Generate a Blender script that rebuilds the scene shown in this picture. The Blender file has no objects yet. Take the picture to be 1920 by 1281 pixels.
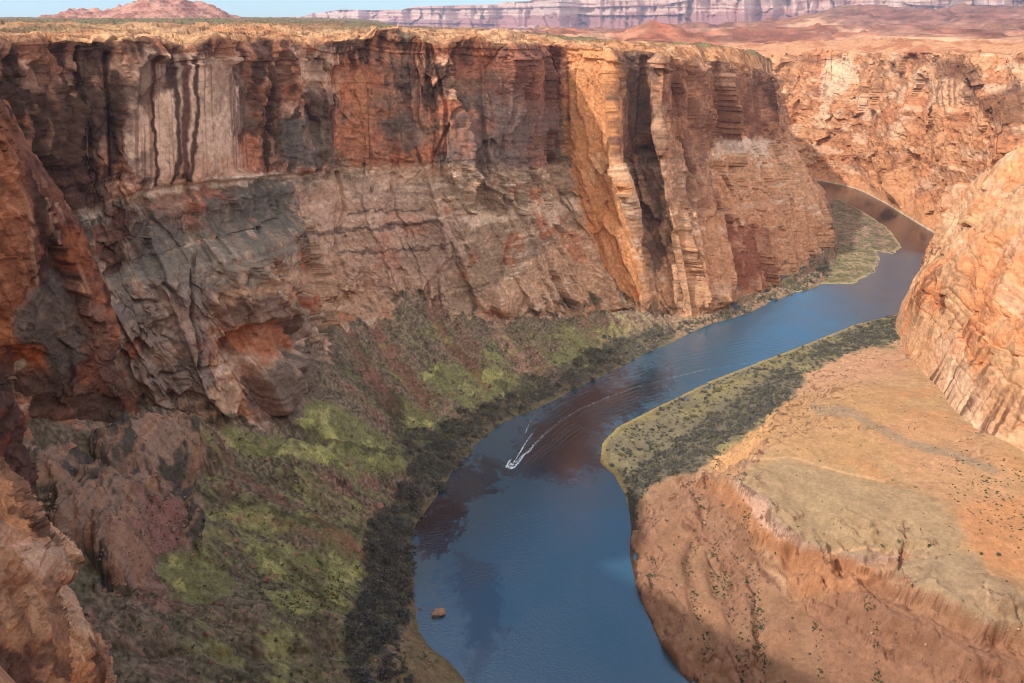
import bpy, bmesh, math, random
import numpy as np
from mathutils import Vector, Matrix
random.seed(7)
RNG = np.random.default_rng(11)
SC = bpy.context.scene
COL = SC.collection

# ------------------------------------------------------------------ camera model
CAM_H, PITCH, FPX = 300.0, math.radians(25.5), 1280.0
CP, SP = math.cos(PITCH), math.sin(PITCH)

def ray(px, py):
    px = np.asarray(px, float); py = np.asarray(py, float)
    a = (px - 960.0) / FPX; b = (640.5 - py) / FPX
    return np.stack([a, b * SP + CP, b * CP - SP], -1)

def at_z(px, py, z):
    r = ray(px, py); t = (np.asarray(z, float) - CAM_H) / r[..., 2]
    p = r * t[..., None]; p[..., 2] += CAM_H
    return p

def at_d(px, py, d):
    r = ray(px, py); t = np.asarray(d, float) / np.hypot(r[..., 0], r[..., 1])
    p = r * t[..., None]; p[..., 2] += CAM_H
    return p

def project(P):
    X = P[..., 0]; Y = P[..., 1]; Z = P[..., 2] - CAM_H
    D = np.maximum(Y * CP - Z * SP, 1e-3); U = Y * SP + Z * CP
    return 960 + FPX * X / D, 640.5 - FPX * U / D

# ------------------------------------------------------------------ noise toolkit
def _hash(ix, iy, iz, seed):
    h = (ix.astype(np.uint32) * np.uint32(374761393)) ^ (iy.astype(np.uint32) * np.uint32(668265263)) ^ \
        (iz.astype(np.uint32) * np.uint32(2147483647 - 58)) ^ np.uint32((seed * 974711 + 12345) & 0xffffffff)
    h ^= h >> np.uint32(15); h *= np.uint32(2246822519); h ^= h >> np.uint32(13)
    h *= np.uint32(3266489917); h ^= h >> np.uint32(16)
    return h.astype(np.float32) * np.float32(2.0 / 4294967295.0) - np.float32(1.0)

def vnoise(x, y, z=None, seed=0):
    """smooth value noise in -1..1"""
    x = np.asarray(x, np.float32); y = np.asarray(y, np.float32)
    two = z is None
    fx = np.floor(x); fy = np.floor(y)
    ix = fx.astype(np.int32); iy = fy.astype(np.int32)
    tx = x - fx; ty = y - fy
    tx = tx * tx * tx * (tx * (tx * 6 - 15) + 10); ty = ty * ty * ty * (ty * (ty * 6 - 15) + 10)
    def layer(iz):
        a = _hash(ix, iy, iz, seed); b = _hash(ix + 1, iy, iz, seed)
        c = _hash(ix, iy + 1, iz, seed); d = _hash(ix + 1, iy + 1, iz, seed)
        u = a + (b - a) * tx; v = c + (d - c) * tx
        return u + (v - u) * ty
    if two:
        return layer(np.zeros_like(ix))
    z = np.asarray(z, np.float32); fz = np.floor(z); iz = fz.astype(np.int32); tz = z - fz
    tz = tz * tz * tz * (tz * (tz * 6 - 15) + 10)
    a = layer(iz); b = layer(iz + 1)
    return a + (b - a) * tz

def fbm(x, y, z=None, oct=4, seed=0, gain=0.5, lac=2.03):
    s = 0; a = 1.0; n = 0; f = 1.0
    for i in range(oct):
        s = s + a * vnoise(x * f + 17.3 * i, y * f - 9.1 * i, None if z is None else z * f + 5.7 * i, seed + i)
        n += a; a *= gain; f *= lac
    return s / n * 1.6

def ridged(x, y, z=None, oct=4, seed=0):
    s = 0; a = 1.0; n = 0; f = 1.0
    for i in range(oct):
        v = vnoise(x * f + 3.1 * i, y * f + 7.7 * i, None if z is None else z * f, seed + i)
        s = s + a * (1 - np.abs(v) * 1.6); n += a; a *= 0.5; f *= 2.1
    return s / n

def worley(x, y, seed=0, jit=0.9):
    """2-D cells: (F1, F2-F1, random id in -1..1, second random)"""
    x = np.asarray(x, np.float32); y = np.asarray(y, np.float32)
    fx = np.floor(x); fy = np.floor(y)
    ix = fx.astype(np.int32); iy = fy.astype(np.int32); zz = np.zeros_like(ix)
    d1 = np.full(x.shape, 9.0, np.float32); d2 = d1.copy(); idv = np.zeros_like(d1); id2 = np.zeros_like(d1)
    for dx in (-1, 0, 1):
        for dy in (-1, 0, 1):
            cx = ix + dx; cy = iy + dy
            ox = _hash(cx, cy, zz, seed) * 0.5 * jit + 0.5; oy = _hash(cx, cy, zz, seed + 1) * 0.5 * jit + 0.5
            d = np.hypot(fx + dx + ox - x, fy + dy + oy - y)
            new = d < d1
            d2 = np.where(new, d1, np.minimum(d2, d))
            idv = np.where(new, _hash(cx, cy, zz, seed + 2), idv)
            id2 = np.where(new, _hash(cx, cy, zz, seed + 3), id2)
            d1 = np.where(new, d, d1)
    return d1, d2 - d1, idv, id2

def facets(x, y, sx, sy, seed, tilt=.4, off=.25, lean=0.0, vt=.5):
    """broken rock face: each cell is a flat block with its own setback and tilt; metres out for metres in"""
    u = np.asarray(x + lean * y, np.float32) / sx; v = np.asarray(y, np.float32) / sy
    fx = np.floor(u); fy = np.floor(v); ix = fx.astype(np.int32); iy = fy.astype(np.int32); zz = np.zeros_like(ix)
    d1 = np.full(u.shape, 9.0, np.float32); d2 = d1.copy(); out = np.zeros_like(d1)
    for dx in (-1, 0, 1):
        for dy in (-1, 0, 1):
            cx = ix + dx; cy = iy + dy
            lx = u - (fx + dx + _hash(cx, cy, zz, seed) * .45 + .5); ly = v - (fy + dy + _hash(cx, cy, zz, seed + 1) * .45 + .5)
            d = np.maximum(np.abs(lx + .35 * ly), np.abs(ly - .25 * lx)) + .25 * np.hypot(lx, ly)
            val = sx * off * _hash(cx, cy, zz, seed + 2) + sx * tilt * lx * _hash(cx, cy, zz, seed + 3) + sx * tilt * vt * ly * _hash(cx, cy, zz, seed + 4)
            new = d < d1; d2 = np.where(new, d1, np.minimum(d2, d)); out = np.where(new, val, out); d1 = np.where(new, d, d1)
    return out, d2 - d1

def sstep(a, b, x):
    t = np.clip((x - a) / (b - a), 0, 1); return t * t * (3 - 2 * t)

def mix(a, b, t):
    t = np.clip(t, 0, 1)
    return a + (np.asarray(b) - a) * (t[..., None] if np.ndim(a) > np.ndim(t) else t)

def lin(r, g, b):
    return np.array([((c / 255) / 12.92 if c < 10.3 else ((c / 255 + 0.055) / 1.055) ** 2.4) for c in (r, g, b)])

def pchip(xk, yk, x):
    """shape-preserving cubic through rows of yk (K, ...)"""
    xk = np.asarray(xk, float); yk = np.asarray(yk, float); x = np.clip(x, xk[0], xk[-1])
    h = np.diff(xk); sh = (len(h),) + (1,) * (yk.ndim - 1)
    d = np.diff(yk, axis=0) / h.reshape(sh)
    m = np.zeros_like(yk)
    with np.errstate(all='ignore'):
        w1 = (2 * h[1:] + h[:-1]).reshape((-1,) + (1,) * (yk.ndim - 1)); w2 = (h[1:] + 2 * h[:-1]).reshape(w1.shape)
        hm = (w1 + w2) / (w1 / d[:-1] + w2 / d[1:])
    m[1:-1] = np.where(d[:-1] * d[1:] > 0, np.nan_to_num(hm), 0)
    m[0] = d[0]; m[-1] = d[-1]
    i = np.clip(np.searchsorted(xk, x, side='right') - 1, 0, len(h) - 1)
    e = (slice(None),) + (None,) * (yk.ndim - 1)
    hh = h[i]; t = ((x - xk[i]) / hh)[e]; hh = hh[e]
    return ((1 + 2 * t) * (1 - t) ** 2) * yk[i] + (t * (1 - t) ** 2) * hh * m[i] + (t * t * (3 - 2 * t)) * yk[i + 1] + (t * t * (t - 1)) * hh * m[i + 1]

def inpoly(px, py, poly):
    """signed distance (pixels) to a polygon, positive inside"""
    p = np.array(poly, np.float32); n = len(p)
    ins = np.zeros(px.shape, bool); d = np.full(px.shape, 1e9, np.float32)
    for i in range(n):
        x1, y1 = p[i]; x2, y2 = p[(i + 1) % n]
        ex, ey = x2 - x1, y2 - y1
        t = np.clip(((px - x1) * ex + (py - y1) * ey) / max(ex * ex + ey * ey, 1e-6), 0, 1)
        d = np.minimum(d, np.hypot(px - x1 - t * ex, py - y1 - t * ey))
        if y1 != y2:
            c = ((y1 > py) != (y2 > py)) & (px < (x2 - x1) * (py - y1) / (y2 - y1) + x1)
            ins ^= c
    return np.where(ins, d, -d)

def linedist(px, py, pts):
    d = np.full(px.shape, 1e9, np.float32)
    for (x1, y1), (x2, y2) in zip(pts[:-1], pts[1:]):
        ex, ey = x2 - x1, y2 - y1
        t = np.clip(((px - x1) * ex + (py - y1) * ey) / max(ex * ex + ey * ey, 1e-6), 0, 1)
        d = np.minimum(d, np.hypot(px - x1 - t * ex, py - y1 - t * ey))
    return d

# ------------------------------------------------------------------ mesh output
def mesh_obj(name, V, F, mat, cols=None, parent=None, smooth=True, kind=None, desat=0.05, contr=0.32, gain=1.0):
    me = bpy.data.meshes.new(name)
    V = np.ascontiguousarray(V, np.float32).reshape(-1, 3); F = np.ascontiguousarray(F, np.int32)
    k = F.shape[1]
    me.vertices.add(len(V)); me.vertices.foreach_set('co', V.ravel())
    me.loops.add(F.size); me.loops.foreach_set('vertex_index', F.ravel())
    me.polygons.add(len(F)); me.polygons.foreach_set('loop_start', np.arange(0, F.size, k, dtype=np.int32))
    me.polygons.foreach_set('loop_total', np.full(len(F), k, np.int32))
    me.update(calc_edges=True)
    if smooth:
        me.polygons.foreach_set('use_smooth', np.ones(len(F), bool))
    if cols is not None:
        a = me.attributes.new('tint', 'FLOAT_COLOR', 'POINT')
        c = np.ones((len(V), 4), np.float32); cc = cols.reshape(-1, 3); lum = cc @ np.array([.3, .55, .15]); cc = (cc + (lum[:, None] - cc) * desat) * (np.maximum(lum, .004) / .34)[:, None] ** contr; c[:, :3] = np.clip(cc * gain, 0.004, 0.85)
        a.data.foreach_set('color', c.ravel())
    me.validate()
    if mat: me.materials.append(mat)
    o = bpy.data.objects.new(name, me); COL.objects.link(o)
    if parent: o.parent = parent
    if kind: o['kind'] = kind
    return o

def grid_faces(nu, nv, keep=None):
    i = np.arange(nu * nv).reshape(nu, nv)
    F = np.stack([i[:-1, :-1], i[1:, :-1], i[1:, 1:], i[:-1, 1:]], -1).reshape(-1, 4)
    return F if keep is None else F[keep.reshape(-1)]

def grid_normals(P):
    du = np.gradient(P, axis=0); dv = np.gradient(P, axis=1)
    n = np.cross(du, dv); n /= np.maximum(np.linalg.norm(n, axis=-1, keepdims=True), 1e-9)
    return n

def blur(A, n, axis):
    k = np.ones(2 * n + 1) / (2 * n + 1)
    pad = [(0, 0)] * A.ndim; pad[axis] = (n + 1, n)
    c = np.cumsum(np.pad(A, pad, mode='edge'), axis=axis)
    a = np.take(c, np.arange(2 * n + 1, c.shape[axis]), axis=axis); b = np.take(c, np.arange(0, c.shape[axis] - 2 * n - 1), axis=axis)
    return (a - b) / (2 * n + 1)

def tag(o, label=None, cat=None, group=None, kind=None):
    if label: o['label'] = label
    if cat: o['category'] = cat
    if group: o['group'] = group
    if kind: o['kind'] = kind
    return o

# ------------------------------------------------------------------ materials
def new_mat(name):
    m = bpy.data.materials.new(name); m.use_nodes = True
    nt = m.node_tree; bs = nt.nodes['Principled BSDF']
    return m, nt, bs

def rock_mat(name, scale=1.0, bump=1.0, grain=0.35, rough=0.95, strata=0.5):
    m, nt, bs = new_mat(name); N = nt.nodes; L = nt.links
    at = N.new('ShaderNodeAttribute'); at.attribute_name = 'tint'
    geo = N.new('ShaderNodeNewGeometry')
    mp = N.new('ShaderNodeMapping'); L.new(geo.outputs['Position'], mp.inputs['Vector'])
    mp.inputs['Scale'].default_value = (scale, scale, scale)
    n1 = N.new('ShaderNodeTexNoise'); n1.inputs['Scale'].default_value = 0.9; n1.inputs['Detail'].default_value = 8; n1.inputs['Roughness'].default_value = 0.7
    L.new(mp.outputs[0], n1.inputs['Vector'])
    mp2 = N.new('ShaderNodeMapping'); mp2.inputs['Scale'].default_value = (0.12 * scale, 0.12 * scale, 1.3 * scale); mp2.inputs['Rotation'].default_value = (0.06, 0.05, 0)
    L.new(geo.outputs['Position'], mp2.inputs['Vector'])
    n2 = N.new('ShaderNodeTexNoise'); n2.inputs['Scale'].default_value = 1.0; n2.inputs['Detail'].default_value = 6; n2.inputs['Roughness'].default_value = 0.65
    L.new(mp2.outputs[0], n2.inputs['Vector'])
    ad = N.new('ShaderNodeMath'); ad.operation = 'MULTIPLY_ADD'; L.new(n2.outputs['Fac'], ad.inputs[0]); ad.inputs[1].default_value = strata; L.new(n1.outputs['Fac'], ad.inputs[2])
    mr = N.new('ShaderNodeMapRange'); L.new(ad.outputs[0], mr.inputs['Value'])
    c = 0.5 + strata * 0.5
    mr.inputs['From Min'].default_value = c - 0.3; mr.inputs['From Max'].default_value = c + 0.3
    mr.inputs['To Min'].default_value = 1 - grain; mr.inputs['To Max'].default_value = 1 + grain
    mx = N.new('ShaderNodeVectorMath'); mx.operation = 'SCALE'; L.new(at.outputs['Color'], mx.inputs[0]); L.new(mr.outputs[0], mx.inputs['Scale'])
    L.new(mx.outputs[0], bs.inputs['Base Color'])
    bp = N.new('ShaderNodeBump'); bp.inputs['Strength'].default_value = 0.9; bp.inputs['Distance'].default_value = bump
    L.new(ad.outputs[0], bp.inputs['Height']); L.new(bp.outputs[0], bs.inputs['Normal'])
    bs.inputs['Roughness'].default_value = rough; bs.inputs['Specular IOR Level'].default_value = 0.15
    return m

def plain_mat(name, col, rough=0.8, spec=0.3, var=0.25, scale=3.0, attr=False):
    m, nt, bs = new_mat(name); N = nt.nodes; L = nt.links
    oi = N.new('ShaderNodeObjectInfo'); geo = N.new('ShaderNodeNewGeometry')
    n1 = N.new('ShaderNodeTexNoise'); n1.inputs['Scale'].default_value = scale; n1.inputs['Detail'].default_value = 4
    L.new(geo.outputs['Position'], n1.inputs['Vector'])
    mr = N.new('ShaderNodeMapRange'); L.new(n1.outputs['Fac'], mr.inputs['Value'])
    mr.inputs['From Min'].default_value = 0.25; mr.inputs['From Max'].default_value = 0.75
    mr.inputs['To Min'].default_value = 1 - var; mr.inputs['To Max'].default_value = 1 + var
    ml = N.new('ShaderNodeMath'); ml.operation = 'MULTIPLY_ADD'; L.new(oi.outputs['Random'], ml.inputs[0]); ml.inputs[1].default_value = var; ml.inputs[2].default_value = 1 - var / 2
    mm = N.new('ShaderNodeMath'); mm.operation = 'MULTIPLY'; L.new(mr.outputs[0], mm.inputs[0]); L.new(ml.outputs[0], mm.inputs[1])
    sc = N.new('ShaderNodeVectorMath'); sc.operation = 'SCALE'; L.new(mm.outputs[0], sc.inputs['Scale'])
    if attr:
        at = N.new('ShaderNodeAttribute'); at.attribute_name = 'tint'; L.new(at.outputs['Color'], sc.inputs[0])
    else:
        sc.inputs[0].default_value = tuple(col)
    L.new(sc.outputs[0], bs.inputs['Base Color'])
    bs.inputs['Roughness'].default_value = rough; bs.inputs['Specular IOR Level'].default_value = spec
    return m

M_WALL = rock_mat('sandstone_wall', .34, 1.9, 0.55, strata=.2)
M_BENCH = rock_mat('sandstone_bench', 1.1, .22, 0.30, strata=0.3)
M_NEAR = rock_mat('sandstone_near', 4.0, 0.16, 0.45, strata=0.9)
M_FAR = rock_mat('sandstone_far', 0.14, 3.2, 0.5, strata=.2)
M_SAND = rock_mat('sandy_ground', .5, .5, 0.3, strata=0.1)

# ------------------------------------------------------------------ the outer canyon wall (talus, cliff, rim, plateau) as one loft
# columns: shore(px,py) | talus top(px,py,z) | lower-cliff top(px,py,setback) | bench back | contact ledge | rim | plateau rows (py, extra metres)
WALL = [
 ((1120,2700),(300,1650,.55),(-420,1080,150),(-470,700,8),  (-460,620,12), (-470,450,6),  (-500,75,14), (58,120),(44,600),(36,2500),(33,5000)),
 # R0           R1              R2              R3               R4               R5              R6            R7        R8        R9         R10
 ((1010,1700),(250,1250,.55),(-200,900,140),(-260,600,8),  (-250,560,12), (-240,420,6),  (-260,75,14), (58,120),(44,600),(36,2500),(33,5000)),
 ((940,1420), (330,1150,.55),(-20,830,135), (-70,600,8),   (-60,540,14),  (-40,410,6),   (-60,75,14),  (58,120),(44,600),(36,2500),(33,5000)),
 ((870,1270), (420,1060,.52),(110,760,130), (60,580,8),    (55,520,18),   (40,400,6),    (20,78,14),   (58,120),(44,600),(36,2500),(33,5000)),
 ((790,1190), (500,1000,.52),(270,752,112), (185,535,10),  (178,505,26),  (160,385,6),   (150,75,12),  (58,120),(44,600),(36,2500),(33,5000)),
 ((776,1110), (590,960,.5),  (400,790,90),  (290,520,14),  (275,480,34),  (262,357,6),   (260,75,10),  (58,120),(44,600),(36,2500),(33,5000)),
 ((772,1010), (650,900,.5),  (520,792,74),  (440,480,20),  (410,445,40),  (400,338,6),   (390,75,10),  (58,120),(44,600),(36,2500),(33,5000)),
 ((830,915),  (730,800,.5),  (600,660,72),  (565,440,22),  (535,405,30),  (520,328,6),   (520,75,10),  (58,120),(44,600),(36,2500),(33,5000)),
 ((880,850),  (760,745,.5),  (645,590,72),  (606,415,12),  (604,400,8),   (610,319,5),   (610,75,14),  (60,120),(46,600),(38,2500),(34,5000)),
 ((940,795),  (830,690,.5),  (740,557,72),  (705,415,10),  (703,405,3),   (700,312,5),   (690,75,16),  (58,120),(48,600),(41,2500),(37,5000)),
 ((1010,765), (920,662,.5),  (850,572,58),  (808,415,10),  (806,405,3),   (800,306,5),   (790,75,18),  (57,80), (56,600),(57,2500),(57,5000)),
 ((1090,725), (1010,650,.5), (960,592,38),  (917,415,10),  (914,405,3),   (903,300,5),   (900,75,20),  (62,100),(60,500),(62,2000),(62,5000)),
 ((1160,690), (1110,630,.5), (1080,588,24), (1018,412,12), (1014,402,4),  (1000,310,6),  (1000,80,20), (72,80), (64,300),(64,1200),(70,4000)),
 ((1230,655), (1190,610,.5), (1165,575,20), (1095,412,14), (1092,402,4),  (1066,302,6),  (1055,82,18), (76,60), (70,250),(70,800),(75,2000)),
 ((1270,638), (1240,603,.5), (1222,582,10), (1182,412,14), (1180,402,4),  (1152,300,6),  (1142,90,14), (82,50), (78,200),(85,400),(100,600)),
 ((1322,612), (1305,600,.5), (1292,592,6),  (1252,402,14), (1250,394,5),  (1232,300,6),  (1240,100,14),(88,60), (84,160),(95,250),(130,300)),
 ((1400,588), (1386,574,.5), (1374,560,8),  (1350,400,18), (1348,390,8),  (1332,268,8),  (1322,105,14),(92,60), (88,140),(100,200),(140,260)),
 ((1488,550), (1472,540,.5), (1462,528,7),  (1436,385,24), (1432,375,10), (1400,265,10), (1402,112,14),(98,60), (94,120),(105,180),(150,220)),
 ((1545,530), (1532,505,.5), (1522,488,8),  (1502,378,26), (1498,368,10), (1455,265,12), (1434,125,12),(112,50),(108,100),(115,140),(160,180)),
 ((1572,462), (1565,448,.5), (1558,436,12), (1526,350,24), (1522,342,12), (1476,265,12), (1448,138,12),(122,40),(117,90),(125,130),(170,160)),
 ((1560,385), (1550,378,.5), (1538,368,16), (1505,330,14), (1495,322,8), (1450,255,8), (1424,139,8),(122,40),(117,90),(125,130),(170,160)),
 ((1515,345), (1460,340,.5), (1400,330,16), (1330,300,30), (1280,295,22), (1220,240,24), (1140,135,30),(122,40),(117,90),(125,130),(170,160)),
]
RIM = [(-260,75),(0,79),(60,73),(150,72),(230,73),(270,72),(320,83),(358,92),(400,70),(440,73),(480,77),(530,72),(556,86),(600,80),(640,76),(690,70),
       (704,53),(735,50),(770,60),(800,73),(830,86),(862,76),(900,69),(925,80),(985,82),(1050,82),(1110,88),(1150,95),(1185,92),(1235,97),(1246,106),
       (1330,112),(1380,117),(1420,130),(1448,140)]
PROT = [(-300,0),(0,4),(60,-4),(150,6),(235,2),(262,6),(300,7),(460,7),(475,1),(520,-3),(600,4),(650,-4),(700,-9),(770,4),(850,-12),(900,4),(960,-8),(1000,3),
        (1045,18),(1085,2),(1128,-18),(1154,-36),(1176,16),(1206,20),(1238,-14),(1262,14),(1300,6),(1328,34),(1365,22),(1392,50),(1440,58),(1480,50),(1560,20),(1700,0)]

def build_wall():
    C = len(WALL)
    uk = np.array([c[5][0] for c in WALL[:-3]], float)
    uk = np.concatenate([uk, [1500, 1530, 1580]])
    T = np.zeros((C, 11, 3))
    for i, c in enumerate(WALL):
        d0 = np.hypot(*at_z(c[0][0], c[0][1], 0)[:2]); d2 = np.hypot(*at_z(*c[2])[:2])
        T[i, 0] = (c[0][0], c[0][1], d0)
        T[i, 1] = (c[1][0], c[1][1], d0 + (d2 - d0) * c[1][2])
        T[i, 2] = (c[2][0], c[2][1], d2)
        d = d2
        for r in range(3, 7):
            d += c[r][2]; T[i, r] = (c[r][0], c[r][1], d)
        for r in range(7, 11):
            T[i, r] = (c[6][0], c[r][0], d + c[r][1])
    cnt = [190, 200, 170, 60, 120, 240, 40, 26, 20, 14]
    NU = 1500
    # more samples where the wall is in view
    us = np.interp(np.linspace(0, 1, NU), [0, .06, .95, 1], [uk[0], -60, 1500, uk[-1]])
    R = pchip(uk, T, us)                                   # (NU, 11, 3)
    rimx = R[:, 6, 0]
    rim_dy = np.interp(rimx, [p[0] for p in RIM], [p[1] for p in RIM]) - R[:, 6, 1]
    rim_dy[us > 1480] = 0
    rim_dy += 3.0 * fbm(us / 14, us * 0, oct=4, seed=3)
    R[:, 6, 1] += rim_dy
    pr = np.interp(us, [p[0] for p in PROT], [p[1] for p in PROT])
    for r, w in ((2, .35), (3, .8), (4, .95), (5, 1), (6, 1), (7, .6)):
        R[:, r, 2] += pr * w
    # world rows
    W = at_d(R[..., 0], R[..., 1], R[..., 2])
    under = W[:, 0] + 0
    tow = W[:, 0] - W[:, 1]; tow[:, 2] = 0; tow /= np.linalg.norm(tow, axis=-1, keepdims=True)
    under = W[:, 0] + tow * 14; under[:, 2] = -7
    W = np.concatenate([under[:, None], W], 1)
    cnt = [12] + cnt
    rows = []; vr = []
    for r, n in enumerate(cnt):
        t = np.linspace(0, 1, n, endpoint=False)[None, :, None]
        tt = t
        if r in (7, 8, 9, 10): tt = t ** 1.3
        rows.append(W[:, r][:, None] * (1 - tt) + W[:, r + 1][:, None] * tt); vr.append(r - 1 + np.linspace(0, 1, n, endpoint=False))
    rows.append(W[:, -1:]); vr.append([len(cnt) - 1.0])
    P = np.concatenate(rows, 1); vr = np.concatenate(vr)   # vr: row coordinate (0 shore, 2 talus top, 6 rim)
    P = blur(P, 3, 1) * 1.0
    P = blur(P, 2, 0)
    NV = P.shape[1]
    s = np.concatenate([[0], np.cumsum(np.hypot(*np.diff(W[:, 5, :2], axis=0).T))])
    S = np.repeat(s[:, None], NV, 1).astype(np.float32); VR = np.repeat(vr[None], NU, 0).astype(np.float32)
    X, Y, Z = [P[..., i].astype(np.float32) for i in range(3)]
    px0, py0 = project(P)
    Nn = grid_normals(P)
    flip = np.sign(np.mean(Nn[:, NV // 3, 1])) ; Nn = Nn * (-flip)
    steep = 1 - sstep(.35, .75, np.abs(blur(blur(Nn, 8, 1), 8, 0)[..., 2]))
    cliff = sstep(1.85, 2.1, VR) * (1 - sstep(5.95, 6.15, VR))
    upper = sstep(4.9, 5.05, VR) * (1 - sstep(5.97, 6.1, VR))
    lower = sstep(1.95, 2.15, VR) * (1 - sstep(4.85, 5.0, VR))
    bench = sstep(2.9, 3.05, VR) * (1 - sstep(3.9, 4.1, VR)) * sstep(150, 260, px0) * (1 - sstep(540, 600, px0))
    talus = 1 - sstep(1.8, 2.1, VR)
    plat = sstep(5.95, 6.1, VR)
    hn = Nn.copy(); hn[..., 2] *= .15; hn /= np.maximum(np.linalg.norm(hn, axis=-1, keepdims=True), 1e-6)
    # -------- displacement
    panel = inpoly(px0 + 5 * fbm(X / 9, Z / 9, Y / 9, seed=50), py0, [(238,140),(262,95),(330,110),(440,110),(470,190),(480,330),(360,338),(262,352),(235,300)])
    smooth = 1 - .9 * sstep(0, 18, panel)
    smallw = inpoly(px0, py0, [(560,330),(800,320),(1030,420),(1050,560),(850,560),(690,540),(600,480)])
    smooth *= 1 - .55 * sstep(0, 30, smallw)
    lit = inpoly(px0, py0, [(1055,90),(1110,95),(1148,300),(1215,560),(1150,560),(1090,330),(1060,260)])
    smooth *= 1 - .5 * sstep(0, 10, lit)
    ridge_d = np.minimum(linedist(px0, py0, [(1142,90),(1152,300),(1182,412),(1222,582)]), linedist(px0, py0, [(1240,100),(1232,300),(1252,402),(1292,592)]))
    crest = .2 + .8 * sstep(4, 20, ridge_d)
    zw = Z + 5 * fbm(X / 70, Y / 70, oct=2, seed=9) + 0.03 * S
    sw = S + 5 * fbm(S / 30, Z / 45, oct=3, seed=4)
    big = fbm(S / 70, Z / 260, oct=3, seed=21) * 8
    qa = 3.0 * fbm(S / 18, Z / 22, oct=3, seed=6); qb = 1.2 * fbm(S / 5, Z / 7, oct=3, seed=61)
    slab, ed = facets(S + qa, Z + 2 * qa, 30, 85, 31, .6, .18, .08, .3); slab = slab - 2.2 * (1 - sstep(0, .05, ed)) * (vnoise(S / 30, Z / 50, seed=33) > 0)
    slab2, ed2 = facets(S + qa + qb, Z + qb, 11, 32, 41, .7, .16, .13, .3); slab2 = slab2 - .9 * (1 - sstep(0, .07, ed2)) * (vnoise(S / 16, Z / 20, seed=34) > -.2)
    slab3, ed3 = facets(S + qb, Z + .6 * qb, 4.6, 12, 43, .8, .15, .2, .3)
    slab4, ed4 = facets(S + .5 * qb, Z, 2.0, 3.2, 45, .8, .18, .1, .4); slab3 = slab3 + .6 * slab4
    bed = vnoise(zw / 9, S / 220, seed=71) * 1.0 + np.sign(vnoise(zw / 6, S / 160, seed=72)) * .3 + vnoise(zw / 2.1, S / 90, seed=73) * .3
    joints = ridged(sw / 34, Z / 300, oct=3, seed=81)
    joint_cut = -5.5 * sstep(.78, .95, joints)
    fine = fbm(X / 5, Y / 5, Z / 5, oct=5, seed=91) * 1.1 + .7 * vnoise((Z + .55 * S + 6 * fbm(S / 25, Z / 25, seed=92)) / 2.4, S / 60, seed=93) * sstep(-.1, .3, fbm(S / 35, Z / 25, oct=2, seed=94))
    calm = sstep(-.25, .35, fbm(S / 40, Z / 40, oct=3, seed=95))       # broken and smooth stretches of face
    east = sstep(1030, 1080, px0)
    D = cliff * (big * (.3 + .7 * smooth) + (slab + joint_cut) * smooth + ((slab2 * crest) * (.35 + .8 * calm) + slab3 * (.12 + .75 * calm * calm) * (1 - .35 * east) * crest + bed * (.5 + .5 * upper) * (1 - .85 * east) + fine * crest) * smooth)
    D *= np.where(bench > .3, .35, 1)
    # rim: weathered caprock steps
    cap = np.exp(-((VR - 5.93) / .10) ** 2)
    D += cap * (1.8 * np.sign(vnoise(zw / 3.0, S / 40, seed=101)) + 2.4 * fbm(S / 9, Z / 6, seed=102))
    # undercut below the contact ledge and below the bench back
    inl = sstep(225, 270, px0) * (1 - sstep(560, 640, px0))
    D -= inl * 7.0 * sstep(4.55, 4.9, VR) * (1 - sstep(4.93, 5.02, VR)) * (1 + .5 * fbm(S / 10, Z / 40, seed=105))
    D -= inl * 5.0 * sstep(4.02, 4.2, VR) * (1 - sstep(4.3, 4.9, VR)) * (.6 + .8 * fbm(S / 22, Z / 60, seed=106))
    # arched alcoves in the lower cliff (ellipse centre, radii, depth, floor line)
    wx = px0 + 7 * fbm(X / 14, Y / 14, Z / 14, seed=111); wy = py0 + 6 * fbm(X / 12, Y / 12, Z / 12, seed=112)
    alc = np.zeros_like(X)
    for cx, cy, rx, ry, dep in ((492,650,84,62,12),(243,668,34,46,7),(585,545,26,70,8),(300,615,26,30,3),(60,640,50,70,6),(345,742,60,14,4),(205,490,30,45,5)):
        e = 1 - np.hypot((wx - cx - .35 * (cy - wy)) / rx, (wy - cy) / ry)
        alc = np.maximum(alc, dep * sstep(0, .28, e) * (1 - .8 * sstep(cy + ry * .05, cy + ry * .8, wy)))
    D -= alc * (cliff > .2)
    fx_ = px0 + 4 * fbm(X / 45, Y / 45, Z / 60, oct=3, seed=113); fy_ = py0
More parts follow.
